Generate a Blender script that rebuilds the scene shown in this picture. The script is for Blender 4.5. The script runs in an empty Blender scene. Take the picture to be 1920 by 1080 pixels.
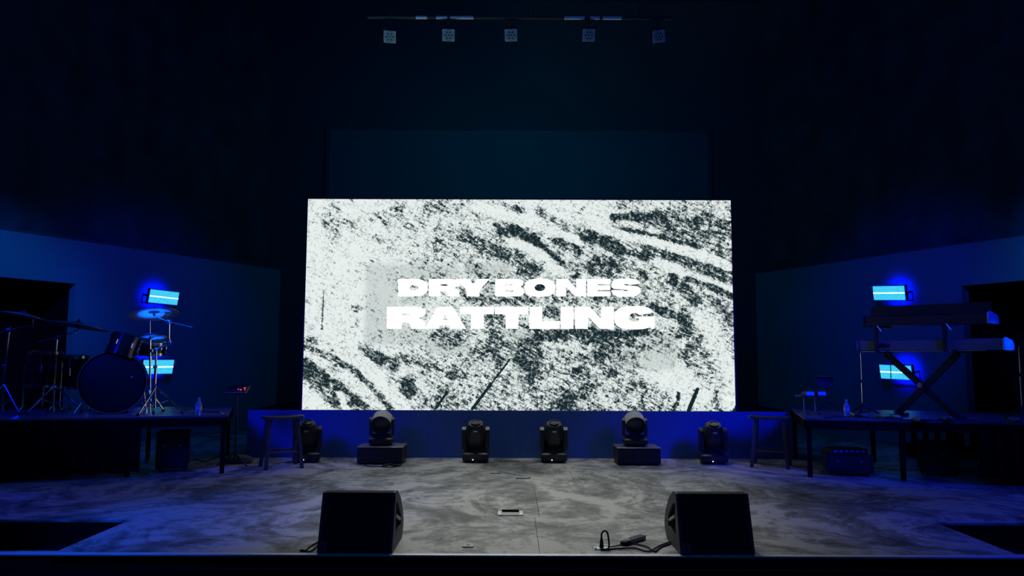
import bpy, math, random
import numpy as np
from mathutils import Vector, Matrix

R = math.radians
random.seed(7)
scene = bpy.context.scene
COL = scene.collection

# ------------------------------------------------------------------ camera
FPX = 1400.0
PITCH, ROLL, EYE = R(5.3), R(-0.2), 1.37
cam_d = bpy.data.cameras.new('camera')
cam_d.sensor_width = 36.0
cam_d.lens = 36.0 * FPX / 1920.0
cam_d.clip_end = 100
cam = bpy.data.objects.new('camera', cam_d)
cam.rotation_euler = (R(90) + PITCH, ROLL, 0)
cam.location = (0, 0, EYE)
COL.objects.link(cam)
scene.camera = cam
CM = cam.rotation_euler.to_matrix()
CR, CU, CF = CM @ Vector((1, 0, 0)), CM @ Vector((0, 1, 0)), CM @ Vector((0, 0, -1))
ORG = Vector((0, 0, EYE))


def ray(px, py):
    return CF + CR * ((px - 960) / FPX) + CU * ((540 - py) / FPX)


def P(px, py, Y):
    "measured point of the photograph at depth Y"
    d = ray(px, py)
    return ORG + d * (Y / d.y)


def F(px, py, z=0.0):
    "point of the photograph on the level z"
    d = ray(px, py)
    return ORG + d * ((z - EYE) / d.z)


# ------------------------------------------------------------------ view, world, lights
vs = scene.view_settings
vs.view_transform = 'Standard'
vs.look = 'None'
vs.exposure = 0.0
vs.gamma = 1.0
vs.use_curve_mapping = False

world = bpy.data.worlds.new('world')
scene.world = world
world.use_nodes = True
bg = world.node_tree.nodes['Background']
bg.inputs[0].default_value = (0.0, 0.12, 1.0, 1)
bg.inputs[1].default_value = 0.008


def look(o, target):
    d = Vector(target) - o.location
    o.rotation_euler = d.to_track_quat('-Z', 'Y').to_euler()


def spot(name, loc, tgt, color, power, size=60, blend=0.6, radius=0.1):
    l = bpy.data.lights.new(name, 'SPOT')
    l.color, l.energy, l.spot_size, l.spot_blend, l.shadow_soft_size = color, power, R(size), blend, radius
    o = bpy.data.objects.new(name, l)
    o.location = loc
    look(o, tgt)
    COL.objects.link(o)
    return o


def area(name, loc, tgt, color, power, sx, sy):
    l = bpy.data.lights.new(name, 'AREA')
    l.shape = 'RECTANGLE'
    l.color, l.energy, l.size, l.size_y = color, power, sx, sy
    o = bpy.data.objects.new(name, l)
    o.location = loc
    look(o, tgt)
    COL.objects.link(o)
    return o


BLUE = (0.0, 0.012, 1.0)
STEEL = (0.0, 0.13, 1.0)
TEAL = (0.0, 0.58, 1.0)
# blue wash lamps hung over both sides of the stage
spot('wash_lamp', (-8.0, 6.6, 3.0), (-4.9, 6.7, 0.0), BLUE, 420, 40, 1.0, 0.2)
spot('wash_lamp', (-5.5, 3.2, 3.4), (-2.75, 6.3, 0.0), (0.0, 0.07, 1.0), 1100, 32, 1.0, 0.2)
spot('wash_lamp', (8.0, 6.6, 3.0), (5.2, 6.7, 0.0), BLUE, 420, 40, 1.0, 0.2)
spot('wash_lamp', (5.9, 3.2, 3.4), (3.5, 6.0, 0.0), BLUE, 420, 30, 1.0, 0.2)
# low blue lamps in the wings washing the front of the back platform
spot('wing_lamp', (-5.2, 5.6, 3.2), (-3.2, 10.4, 0.3), BLUE, 900, 38, 1.0, 0.7)
spot('wing_lamp', (5.2, 5.6, 3.2), (3.2, 10.4, 0.3), BLUE, 1300, 40, 1.0, 0.7)
# added fill lamps: glow around the strobe panels, blue under the cymbals
spot('wall_blue', (-3.2, 8.2, 4.4), (-6.3, 12.6, 2.2), BLUE, 330, 44, 1.0, 0.2)
spot('wall_blue', (3.4, 8.2, 4.4), (6.6, 12.4, 2.2), BLUE, 330, 44, 1.0, 0.2)
spot('uplight_fill', (-3.25, 7.9, 0.25), P(289, 586, 9.0), (0.0, 0.09, 1.0), 2600, 9.5, 0.5, 0.03)  # added lamp to light the crash cymbal from below
spot('uplight_fill', (-3.25, 7.9, 0.3), P(287, 631, 9.22), (0.0, 0.09, 1.0), 2000, 6.5, 0.5, 0.03)
spot('uplight_fill', (6.9, 5.6, 1.0), P(1886, 638, 8.1), (0.0, 0.05, 1.0), 900, 7, 0.6, 0.05)  # added lamp to brighten the near keyboard end cheeks
area('upper_fill', (0.0, 3.5, 6.8), (0.0, 15.0, 6.6), (0.0, 0.13, 1.0), 60, 12, 0.5)  # added fill for navy ambience on the upper drapes
spot('drum_fill', (-1.6, 10.2, 4.6), (-4.2, 9.2, 1.2), (0.75, 0.9, 1.0), 45, 16, 0.8, 0.05)  # added lamp to brighten the chrome drum stands
# steel blue light on the splayed side walls
spot('wall_blue', (-5.4, 6.2, 4.6), (-7.4, 10.6, 2.2), STEEL, 800, 34, 1.0, 0.2)
spot('wall_blue', (5.6, 6.2, 4.6), (7.9, 10.2, 2.6), STEEL, 600, 32, 1.0, 0.2)
# added pale fill lamps, standing in for screen light on the floor
spot('overhead_fill', (-0.7, 9.9, 5.2), (-0.3, 6.9, 0.0), (1.0, 1.0, 0.90), 380, 48, 1.0, 0.4)
spot('overhead_fill', (0.9, 9.9, 5.2), (0.8, 6.9, 0.0), (1.0, 1.0, 0.90), 380, 48, 1.0, 0.4)
rear = area('rear_fill', (0.1, 9.75, 5.0), (0.1, 9.80, 0.0), (0.95, 1.0, 0.92), 11, 4.2, 0.12)  # added strip lamp to brighten the moving head tops
rear.data.spread = R(50)
spot('riser_fill', (-7.6, 7.0, 4.2), (-5.7, 9.1, 0.7), BLUE, 420, 34, 1.0, 0.2)  # added blue lamps to brighten the riser decks
spot('riser_fill', (7.6, 6.8, 4.2), (5.2, 8.7, 0.7), BLUE, 420, 36, 1.0, 0.2)
# added fill: teal glow on the back wall, blue ambience from the hall
area('back_wall_fill', (0, 11.6, 6.2), (0, 15.2, 3.6), TEAL, 15, 3.0, 0.5)
area('hall_fill', (0, -2.0, 6.5), (0, 9, 0.5), (0.0, 0.22, 1.0), 40, 8, 2)
spot('par_fill', (-3.4, 5.9, 1.9), (-1.1, 9.0, 5.05), (0.45, 1.0, 0.95), 120, 40, 1.0, 0.1)  # added lamp to brighten the faces of the overhead square lights


# ------------------------------------------------------------------ materials
def mat(name, col, rough=0.6, metal=0.0, bump=0.0, bscale=60, vary=0.0, vscale=4, spec=0.5):
    m = bpy.data.materials.new(name)
    m.use_nodes = True
    nt = m.node_tree
    b = nt.nodes['Principled BSDF']
    b.inputs['Base Color'].default_value = (*col, 1)
    b.inputs['Roughness'].default_value = rough
    b.inputs['Metallic'].default_value = metal
    b.inputs['Specular IOR Level'].default_value = spec
    tc = nt.nodes.new('ShaderNodeTexCoord')
    n = nt.nodes.new('ShaderNodeTexNoise')
    n.inputs['Scale'].default_value = vscale
    n.inputs['Detail'].default_value = 5
    nt.links.new(tc.outputs['Object'], n.inputs['Vector'])
    r = nt.nodes.new('ShaderNodeValToRGB')
    k = max(vary, 0.08)
    r.color_ramp.elements[0].position = 0.3
    r.color_ramp.elements[1].position = 0.7
    r.color_ramp.elements[0].color = (*[c * (1 - k) for c in col], 1)
    r.color_ramp.elements[1].color = (*[min(1, c * (1 + k)) for c in col], 1)
    nt.links.new(n.outputs['Fac'], r.inputs['Fac'])
    nt.links.new(r.outputs['Color'], b.inputs['Base Color'])
    if bump:
        n2 = nt.nodes.new('ShaderNodeTexNoise')
        n2.inputs['Scale'].default_value = bscale
        n2.inputs['Detail'].default_value = 3
        nt.links.new(tc.outputs['Object'], n2.inputs['Vector'])
        bp = nt.nodes.new('ShaderNodeBump')
        bp.inputs['Strength'].default_value = bump
        bp.inputs['Distance'].default_value = 0.01
        nt.links.new(n2.outputs['Fac'], bp.inputs['Height'])
        nt.links.new(bp.outputs['Normal'], b.inputs['Normal'])
    return m


def emit(name, col, strength):
    m = bpy.data.materials.new(name)
    m.use_nodes = True
    b = m.node_tree.nodes['Principled BSDF']
    b.inputs['Base Color'].default_value = (0.02, 0.02, 0.02, 1)
    b.inputs['Emission Color'].default_value = (*col, 1)
    b.inputs['Emission Strength'].default_value = strength
    return m


M = dict(
    black=mat('black_paint', (0.012, 0.013, 0.014), 0.55),
    void=mat('matte_black', (0.006, 0.006, 0.007), 0.95, spec=0.05),
    drape=mat('black_drape', (0.075, 0.08, 0.085), 0.95, vary=0.3, vscale=2, spec=0.1),
    backwall=mat('back_wall_paint', (0.06, 0.07, 0.075), 0.9, vary=0.1, vscale=0.6),
    backpanel=mat('back_panel_cloth', (0.115, 0.12, 0.125), 0.9, vary=0.06, vscale=0.5),
    wall=mat('grey_wall_paint', (0.22, 0.23, 0.25), 0.85, bump=0.1, bscale=40, vary=0.06, vscale=1),
    fascia=mat('navy_platform_front', (0.035, 0.10, 0.32), 0.8, vary=0.08, vscale=1.5),  # even navy base colour of the platform front
    ply=mat('black_stained_deck', (0.11, 0.11, 0.115), 0.35, vary=0.3, vscale=3),
    chrome=mat('chrome', (0.8, 0.8, 0.82), 0.18, 1.0),
    steel=mat('brushed_steel', (0.55, 0.55, 0.57), 0.4, 1.0),
    cymbal=mat('bronze_cymbal', (0.55, 0.53, 0.50), 0.38, 0.6, bump=0.1, bscale=90),
    shell=mat('black_lacquer', (0.012, 0.012, 0.014), 0.2),
    skin=mat('black_drum_head', (0.014, 0.014, 0.016), 0.5),
    wood=mat('dark_stained_wood', (0.065, 0.055, 0.05), 0.45, bump=0.2, bscale=30, vary=0.3, vscale=8),
    carpet=mat('speaker_black_textured', (0.014, 0.015, 0.017), 0.8, bump=0.3, bscale=200),
    side=mat('speaker_side_paint', (0.07, 0.075, 0.08), 0.6, bump=0.2, bscale=200),
    metalgrey=mat('grey_metal', (0.28, 0.29, 0.29), 0.5, 0.6),
    rubber=mat('black_rubber', (0.012, 0.012, 0.012), 0.7),
    nosing=mat('pale_metal_nosing', (0.7, 0.7, 0.68), 0.45, 0.3),
    lamp_body=mat('lamp_body_black', (0.014, 0.017, 0.016), 0.42),
    lamp_lit=mat('lamp_lit_grey', (0.27, 0.265, 0.24), 0.5),  # screen light put into a paler colour than the black body
    glassy=mat('lens_glass', (0.02, 0.022, 0.025), 0.12),
    face=mat('pale_face_plate', (0.42, 0.46, 0.46), 0.6),
    lens_dark=mat('dark_lens', (0.05, 0.07, 0.075), 0.3),
    keygrey=mat('keyboard_grey', (0.09, 0.11, 0.115), 0.5),
    lit_endcap=mat('keyboard_end_lit', (0.5, 0.5, 0.52), 0.4),  # light put into the colour: only the lit right cheeks are pale
    keys=mat('ivory_keys', (0.5, 0.5, 0.48), 0.3),
    label=mat('paper_label', (0.5, 0.52, 0.55), 0.6),
    bag=mat('grey_cloth', (0.10, 0.11, 0.11), 0.9, bump=0.4, bscale=20),
    plastic=mat('white_plastic', (0.55, 0.55, 0.54), 0.4),
    glossbox=mat('glossy_box_enamel', (0.05, 0.055, 0.07), 0.2),
    red=emit('red_indicator', (1.0, 0.08, 0.12), 1.2),
    dot=emit('white_indicator', (0.8, 0.95, 1.0), 1.5),
)

# clear plastic of the water bottles
m = bpy.data.materials.new('clear_plastic')
m.use_nodes = True
b = m.node_tree.nodes['Principled BSDF']
b.inputs['Base Color'].default_value = (0.8, 0.9, 1, 1)
b.inputs['Roughness'].default_value = 0.12
b.inputs['Transmission Weight'].default_value = 0.85
b.inputs['IOR'].default_value = 1.33
M['clear'] = m


def nodes_of(m):
    nt = m.node_tree
    return nt, nt.nodes, nt.links


# stage floor: worn grey painted hardboard
def floor_material():
    m = bpy.data.materials.new('worn_grey_stage_paint')
    m.use_nodes = True
    nt, N, L = nodes_of(m)
    b = N['Principled BSDF']
    geo = N.new('ShaderNodeNewGeometry')
    def noise(scale, detail, rough, dist, sx=1, sy=1):
        mp = N.new('ShaderNodeMapping')
        mp.inputs['Scale'].default_value = (sx, sy, 1)
        L.new(geo.outputs['Position'], mp.inputs['Vector'])
        n = N.new('ShaderNodeTexNoise')
        n.inputs['Scale'].default_value = scale
        n.inputs['Detail'].default_value = detail
        n.inputs['Roughness'].default_value = rough
        n.inputs['Distortion'].default_value = dist
        L.new(mp.outputs['Vector'], n.inputs['Vector'])
        return n.outputs['Fac']
    big = noise(0.8, 6, 0.6, 3.0, 1.0, 0.75)
    swirl = noise(1.5, 5, 0.62, 6.0, 0.8, 0.8)
    grit = noise(120, 2, 0.7, 0.0)
    fine = noise(26, 5, 0.8, 0.3, 1.0, 0.7)
    mix = N.new('ShaderNodeMath'); mix.operation = 'MULTIPLY_ADD'
    mix.inputs[1].default_value = 0.55
    L.new(swirl, mix.inputs[0]); L.new(big, mix.inputs[2])
    mix2 = N.new('ShaderNodeMath'); mix2.operation = 'MULTIPLY_ADD'
    mix2.inputs[1].default_value = 0.30
    L.new(fine, mix2.inputs[0]); L.new(mix.outputs[0], mix2.inputs[2])
    r = N.new('ShaderNodeValToRGB')
    e = r.color_ramp.elements
    e[0].position = 0.74; e[0].color = (0.055, 0.056, 0.055, 1)
    e[1].position = 1.08; e[1].color = (0.44, 0.43, 0.40, 1)
    x = e.new(0.90); x.color = (0.20, 0.20, 0.19, 1)
    L.new(mix2.outputs[0], r.inputs['Fac'])
    L.new(r.outputs['Color'], b.inputs['Base Color'])
    rr = N.new('ShaderNodeMapRange')
    rr.inputs['From Min'].default_value = 0.72; rr.inputs['From Max'].default_value = 1.1
    rr.inputs['To Min'].default_value = 0.58; rr.inputs['To Max'].default_value = 0.40
    L.new(mix2.outputs[0], rr.inputs['Value'])
    L.new(rr.outputs['Result'], b.inputs['Roughness'])
    hs = N.new('ShaderNodeMath'); hs.operation = 'MULTIPLY_ADD'; hs.inputs[1].default_value = 0.6
    L.new(grit, hs.inputs[0]); L.new(mix2.outputs[0], hs.inputs[2])
    bp = N.new('ShaderNodeBump')
    bp.inputs['Strength'].default_value = 0.35; bp.inputs['Distance'].default_value = 0.012
    L.new(hs.outputs[0], bp.inputs['Height']); L.new(bp.outputs['Normal'], b.inputs['Normal'])
    return m


M['floor'] = floor_material()


# ------------------------------------------------------------------ mesh helpers
W = {}


class MB:
    def __init__(s):
        s.v, s.f = [], []

    def add(s, vs_, fs, Mx=None):
        o = len(s.v)
        for p in vs_:
            p = Vector(p)
            s.v.append(Mx @ p if Mx is not None else p)
        s.f += [[i + o for i in f] for f in fs]
        return s

    def box(s, c, d, Mx=None, top=(1, 1), shift=(0, 0)):
        x, y, z = d[0] / 2, d[1] / 2, d[2] / 2
        vs_ = []
        for k, (tx, ty) in ((-1, (1, 1)), (1, top)):
            sh = shift if k > 0 else (0, 0)
            for sx, sy in ((-1, -1), (1, -1), (1, 1), (-1, 1)):
                vs_.append((c[0] + sx * x * tx + sh[0], c[1] + sy * y * ty + sh[1], c[2] + k * z))
        return s.add(vs_, [[3, 2, 1, 0], [4, 5, 6, 7], [0, 1, 5, 4], [1, 2, 6, 5], [2, 3, 7, 6], [3, 0, 4, 7]], Mx)

    def rbox(s, c, d, r=0.01, Mx=None):
        "box with chamfered vertical and horizontal edges"
        x, y, z = d[0] / 2, d[1] / 2, d[2] / 2
        r = min(r, x * .9, y * .9, z * .9)
        rings = []
        for zz, ins in ((-z, r), (-z + r, 0), (z - r, 0), (z, r)):
            a, b_ = x - ins, y - ins
            q = r
            ring = [(a - q, -b_), (a, -b_ + q), (a, b_ - q), (a - q, b_), (-a + q, b_), (-a, b_ - q), (-a, -b_ + q), (-a + q, -b_)]
            rings.append([(c[0] + u, c[1] + w, c[2] + zz) for u, w in ring])
        vs_ = [p for rg in rings for p in rg]
        fs = []
        for k in range(3):
            for i in range(8):
                j = (i + 1) % 8
                fs.append([k * 8 + i, k * 8 + j, k * 8 + 8 + j, k * 8 + 8 + i])
        fs.append(list(range(7, -1, -1)))
        fs.append(list(range(24, 32)))
        return s.add(vs_, fs, Mx)

    def cyl(s, a, b, r, r2=None, n=12, caps=True):
        a, b = Vector(a), Vector(b)
        if r2 is None: r2 = r
        d = (b - a).normalized()
        u = d.orthogonal().normalized(); w = d.cross(u)
        vs_ = []
        for c, q in ((a, r), (b, r2)):
            for i in range(n):
                t = 2 * math.pi * i / n
                vs_.append(c + u * (q * math.cos(t)) + w * (q * math.sin(t)))
        fs = [[i, (i + 1) % n, n + (i + 1) % n, n + i] for i in range(n)]
        if caps: fs += [list(range(n - 1, -1, -1)), list(range(n, 2 * n))]
        return s.add(vs_, fs)

    def path(s, pts, r, n=6):
        pts = [Vector(p) for p in pts]
        rings = []
        u = None
        for i, p in enumerate(pts):
            d = (pts[min(i + 1, len(pts) - 1)] - pts[max(i - 1, 0)]).normalized()
            if u is None: u = d.orthogonal().normalized()
            u = (u - d * u.dot(d)).normalized()
            w = d.cross(u)
            rings.append([p + u * (r * math.cos(2 * math.pi * k / n)) + w * (r * math.sin(2 * math.pi * k / n)) for k in range(n)])
        vs_ = [q for g in rings for q in g]
        fs = []
        for k in range(len(rings) - 1):
            for i in range(n):
                j = (i + 1) % n
                fs.append([k * n + i, k * n + j, (k + 1) * n + j, (k + 1) * n + i])
        fs += [list(range(n - 1, -1, -1)), list(range((len(rings) - 1) * n, len(rings) * n))]
        return s.add(vs_, fs)

    def lathe(s, prof, Mx=None, n=28, close=False):
        vs_ = []
        for r, z in prof:
            for i in range(n):
                t = 2 * math.pi * i / n
                vs_.append((r * math.cos(t), r * math.sin(t), z))
        fs = []
        m_ = len(prof)
        for k in range(m_ if close else m_ - 1):
            k2 = (k + 1) % m_
            for i in range(n):
                j = (i + 1) % n
                fs.append([k * n + i, k * n + j, k2 * n + j, k2 * n + i])
        if not close:
            if prof[0][0] > 1e-6: fs.append(list(range(n - 1, -1, -1)))
            if prof[-1][0] > 1e-6: fs.append(list(range((m_ - 1) * n, m_ * n)))
        return s.add(vs_, fs, Mx)

    def prism(s, poly, x0, x1, Mx=None):
        "poly = (y, z) outline, extruded along x"
        n = len(poly)
        vs_ = [(x0, p[0], p[1]) for p in poly] + [(x1, p[0], p[1]) for p in poly]
        fs = [[i, (i + 1) % n, n + (i + 1) % n, n + i] for i in range(n)]
        fs += [list(range(n - 1, -1, -1)), list(range(n, 2 * n))]
        return s.add(vs_, fs, Mx)

    def build(s, name, material, parent=None, world=False, bevel=0, flat=False):
        me = bpy.data.meshes.new(name)
        vs_ = s.v
        if world and parent is not None:
            inv = W[parent].inverted()
            vs_ = [inv @ p for p in vs_]
        me.from_pydata([tuple(p) for p in vs_], [], s.f)
        me.validate()
        import bmesh
        bm = bmesh.new(); bm.from_mesh(me)
        bmesh.ops.recalc_face_normals(bm, faces=bm.faces)
        bm.to_mesh(me); bm.free()
        if not flat:
            me.shade_smooth()
            me.set_sharp_from_angle(angle=R(32))
        me.materials.append(material)
        o = bpy.data.objects.new(name, me)
        COL.objects.link(o)
        if parent is not None:
            o.parent = parent
            W[o] = W[parent]
        else:
            W[o] = Matrix.Identity(4)
        if bevel:
            md = o.modifiers.new('edge', 'BEVEL')
            md.width = bevel; md.segments = 2; md.limit_method = 'ANGLE'
        return o


def tag(o, label=None, cat=None, group=None, kind=None):
    if label: o['label'] = label
    if cat: o['category'] = cat
    if group: o['group'] = group
    if kind: o['kind'] = kind
    return o


def thing(name, loc, label, cat, group=None, rz=0.0):
    o = bpy.data.objects.new(name, None)
    o.empty_display_size = 0.1
    o.location = loc
    o.rotation_euler = (0, 0, rz)
    COL.objects.link(o)
    W[o] = Matrix.Translation(Vector(loc)) @ Matrix.Rotation(rz, 4, 'Z')
    return tag(o, label, cat, group)


def copy_thing(src, loc, label, group=None, rz=None):
    c = src.copy(); COL.objects.link(c)
    c.location = loc
    if rz is not None: c.rotation_euler = (0, 0, rz)
    c['label'] = label
    if group: c['group'] = group
    W[c] = Matrix.Translation(Vector(loc)) @ Matrix.Rotation(c.rotation_euler.z, 4, 'Z')
    for ch in [o for o in list(COL.objects) if o.parent == src]:
        d = ch.copy(); COL.objects.link(d); d.parent = c; W[d] = W[c]
        for g in [o for o in list(COL.objects) if o.parent == ch]:
            e = g.copy(); COL.objects.link(e); e.parent = d; W[e] = W[c]
    return c


def axis_matrix(c, zdir, xhint=None):
    z = Vector(zdir).normalized()
    x = Vector(xhint) if xhint is not None else z.orthogonal()
    x = (x - z * x.dot(z)).normalized()
    y = z.cross(x)
    m_ = Matrix((x, y, z)).transposed().to_4x4()
    return Matrix.Translation(Vector(c)) @ m_


# ================================================================== SETTING
YF = F(960, 1042).y          # front edge of the stage
YW0, YW1 = YF + 0.09, 6.42   # the sunken stair wells near both front corners
XL, XR = -3.2, 3.56
HOUSE = -0.75

# stage floor: sub-floor slab and separate boards with open joints
fl = MB()
fl.box((0.18, (YF + 16) / 2 + .02, -0.06), (XR - XL, 16 - YF - .04, 0.08))
fl.box((-6.1, (YW1 + 16) / 2, -0.06), (-XL * 0 + 5.8, 16 - YW1, 0.08))
fl.box((6.46, (YW1 + 16) / 2, -0.06), (5.8, 16 - YW1, 0.08))
fl.box((-6.1, YF + .055, -0.06), (5.8, 0.07, 0.08))
fl.box((6.46, YF + .055, -0.06), (5.8, 0.07, 0.08))
floor = tag(fl.build('floor', M['void']), kind='structure')
rows = [(YF + .03, 6.58, [XL, -0.98, 0.20, 1.5, XR]),
        (6.58, 7.98, [-9, -6.6, -4.2, -1.75, 0.24, 2.7, 5.1, 7.5, 9.3]),
        (7.98, 9.22, [-9, -6.2, -4.4, -1.93, 0.70, 3.1, 5.5, 9.3]),
        (9.22, 10.5, [-9, -6.6, -3.9, -1.72, 0.66, 3.0, 5.3, 9.3]),
        (10.5, 15.9, [-9, -4.5, 0.2, 4.6, 9.3])]
G = 0.0018
for y0, y1, xs in [(max(r_[0], YF + .052), r_[1], r_[2]) for r_ in rows]:
    for a, c in zip(xs[:-1], xs[1:]):
        MB().box(((a + c) / 2, (y0 + y1) / 2, -0.010), (c - a - 2 * G, y1 - y0 - 2 * G, 0.020)).build('floor_board', M['floor'], floor, flat=True)
for a, c in ((-9, XL), (XR, 9.3)):                        # boards beside and behind the wells
    MB().box(((a + c) / 2, (YW1 + 6.58) / 2, -0.010), (c - a - 2 * G, 6.58 - YW1 - 2 * G, 0.020)).build('floor_board', M['floor'], floor, flat=True)
    MB().box(((a + c) / 2, (YF + .052 + YW0) / 2, -0.010), (c - a - 2 * G, YW0 - YF - .052, 0.020)).build('floor_board', M['floor'], floor, flat=True)

# front of the stage with its pale nosing
tag(MB().box((0, YF + 0.024, -0.005), (18.4, 0.052, 0.014)).build('trim_1', M['nosing'], bevel=0.003), kind='structure')
tag(MB().box((0, YF + 0.05, (HOUSE - 0.10) / 2 - .01), (18.4, 0.04, -HOUSE - 0.11)).build('wall_front', M['void']), kind='structure')
tag(MB().box((0, 2.0, HOUSE - .05), (20, 10, 0.1)).build('trim_2', M['void']), kind='structure')
# sunken stairs
for sx, xe, side in ((-1, XL, 'left'), (1, XR, 'right')):
    t = thing('stairwell', (xe + sx * 0.0, (YW0 + YW1) / 2, HOUSE), 'black sunken stair well cut into the %s front corner of the stage' % side, 'stairs')
    w = YW1 - YW0
    MB().box((sx * 0.012, 0, -HOUSE / 2 - .02), (0.02, w, -HOUSE - .10)).box((sx * 2.6, w / 2 - .012, -HOUSE / 2 - .02), (5.1, 0.02, -HOUSE - .10)).build('side_wall', M['void'], t)
    for k in range(3):
        hgt = -HOUSE - 0.19 * (k + 1)
        MB().box((sx * (0.03 + 0.6 * k + 0.3), -.01, hgt / 2), (0.59, w - .04, hgt)).build('step', M['void'], t)

# back wall, ceiling
BW = 15.2
tag(MB().box((0, BW + .1, 4.4), (19, 0.2, 9.0)).build('wall_back', M['backwall']), kind='structure')
tag(MB().box((0, 8, 8.95), (20, 15, 0.1)).build('ceiling', M['drape']), kind='structure')
a, c = P(620, 245, BW), P(1325, 250, BW)
ps = thing('projection_screen', ((a.x + c.x) / 2, BW, 0.0), 'large dark blank projection cloth on the back wall above the bright screen', 'projection screen')
hw = (c.x - a.x) / 2
MB().box((0, -.03, (a.z + 1.3) / 2), (2 * hw, 0.03, a.z - 1.3)).build('cloth', M['backpanel'], ps)
MB().box((0, -.03, a.z + .04), (2 * hw + .16, .05, .08)).box((-hw - .04, -.03, (a.z + 1.3) / 2), (.08, .05, a.z - 1.3)).box((hw + .04, -.03, (a.z + 1.3) / 2), (.08, .05, a.z - 1.3)).build('frame', M['backwall'], ps)


# splayed side walls: pale lower wall with a dark doorway, black drapes above
def side_wall(side, near, far, Y0, d_top, d_right, d_base, xs_in):
    A = P(near[0], near[1], Y0)
    zt = A.z
    Bp = F(far[0], far[1], zt)
    dirv = Vector((Bp.x - A.x, Bp.y - A.y, 0)).normalized()
    nrm = Vector((dirv.y, -dirv.x, 0))
    if nrm.y > 0: nrm = -nrm
    A0 = Vector((A.x, A.y, 0))
    def on(px, py):
        d = ray(px, py)
        t = (A0 - ORG).dot(nrm) / d.dot(nrm)
        p = ORG + d * t
        return (p - A0).dot(dirv), p.z, p
    Mx = Matrix((dirv, nrm, Vector((0, 0, 1)))).transposed().to_4x4()
    Mx = Matrix.Translation(A0) @ Mx     # local x along the wall, y towards the room
    s_end = (BW - A0.y) / dirv.y
    s1, ztop, _ = on(*d_top)
    s2 = s1
    lo = MB()
    th = 0.15
    def slab(x0, x1, z0, z1):
        lo.box(((x0 + x1) / 2, -th / 2, (z0 + z1) / 2), (x1 - x0, th, z1 - z0), Mx)
    s_open0 = s1 - 2.6
    slab(s1, s_end, 0, zt); slab(s_open0, s1, ztop, zt); slab(s_open0 - 4.5, s_open0, 0, zt)
    w = tag(lo.build('wall_' + side, M['wall']), kind='structure')
    rc = MB()
    rc.box(((s_open0 + s1) / 2, -th - .9, ztop / 2), (2.6, 0.05, ztop), Mx)
    rc.box((s1 + .02, -th - .46, ztop / 2), (0.04, 0.92, ztop), Mx).box((s_open0 - .02, -th - .46, ztop / 2), (0.04, 0.92, ztop), Mx)
    rc.box(((s_open0 + s1) / 2, -th - .46, ztop + .02), (2.6, .92, .04), Mx)
    tag(rc.build('door_1' if side == 'left' else 'door_2', M['void']), kind='structure')
    up = MB()       # pleated drape above the wall
    n = 150
    L0, L1 = s_open0 - 4.5, s_end
    vs_, fs = [], []
    for i in range(n + 1):
        x = L0 + (L1 - L0) * i / n
        y = -.25 + .006 * math.sin(i * 1.9) + .02 * math.sin(i * 0.7)
        vs_ += [(x, y, zt - .3), (x, y, 8.9)]
    for i in range(n):
        fs.append([2 * i, 2 * i + 2, 2 * i + 3, 2 * i + 1])
    up.add(vs_, fs, Mx)
    dr = thing('stage_drape', (A0.x, A0.y, zt), 'tall black pleated drape rising above the %s side wall' % side, 'curtain')
    up.build('cloth', M['drape'], dr, world=True)
    MB().box(((L0 + L1) / 2, -.12, zt + .01), (L1 - L0, .26, .03), Mx).build('bottom_rail', M['drape'], dr, world=True)
    return on, Mx, nrm, dirv


onL, MxL, nL, dL = side_wall('left', (0, 429), (450, 494), 10.4, (142, 532), None, None, None)
onR, MxR, nR, dR = side_wall('right', (1920, 440), (1490, 502), 10.3, (1803, 536), None, None, None)

# back platform under the screen
YP = 10.36
pl, pr = P(465, 770, YP), P(1485, 773, YP)
ZP = 0.5 * (P(567, 769, YP).z + P(1380, 772, YP).z)
bp_ = thing('back_platform', ((pl.x + pr.x) / 2, YP, 0), 'long low platform under the bright screen, its plain front washed blue', 'platform')
wdt = pr.x - pl.x
npan = 6
for i in range(npan):
    MB().box((-wdt / 2 + wdt * (i + .5) / npan, 0.015, ZP / 2), (wdt / npan - .002, 0.03, ZP)).build('front_panel', M['fascia'], bp_, flat=True)
MB().box((0, 0.77, ZP - .02), (wdt, 1.46, 0.04)).build('deck', M['void'], bp_)
MB().box((0, 1.48, ZP / 2 - .02), (wdt, 0.03, ZP - .04)).box((-wdt / 2 + .015, .75, ZP / 2 - .02), (.03, 1.4, ZP - .04)).box((wdt / 2 - .015, .75, ZP / 2 - .02), (.03, 1.4, ZP - .04)).build('side_panel', M['void'], bp_)

# ================================================================== LED SCREEN
YS = YP + 0.03
q0, q1, q2, q3 = P(577, 373.5, YS), P(1369, 375.5, YS), P(1380, 772, YS), P(567, 769, YS)
SX0, SX1 = (q0.x + q3.x) / 2, (q1.x + q2.x) / 2
SZ0, SZ1 = ZP + 0.004, (q0.z + q1.z) / 2
SWd, SHt = SX1 - SX0, SZ1 - SZ0
scr = thing('video_screen', ((SX0 + SX1) / 2, YS, SZ0), 'huge bright LED wall with black and white grunge picture and song title', 'screen')
MB().box((0, .075, SHt / 2), (SWd + .05, .12, SHt + .02)).build('housing', M['void'], scr)
fr = MB()
fr.box((0, .02, SHt + .008), (SWd + .05, .06, .016)).box((-SWd / 2 - .0125, .02, SHt / 2), (.025, .06, SHt)).box((SWd / 2 + .0125, .02, SHt / 2), (.025, .06, SHt))
fr.build('frame', M['black'], scr)

# tone map of the picture, in the photograph's own coordinates
NX, NZ = 400, 200
us = np.linspace(0, 1, NX + 1); vs2 = np.linspace(0, 1, NZ + 1)
U, V = np.meshgrid(us, vs2)
PX = 572 + U * 803
PY = 771 - V * 397
D = np.full_like(PX, 0.30)


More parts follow.
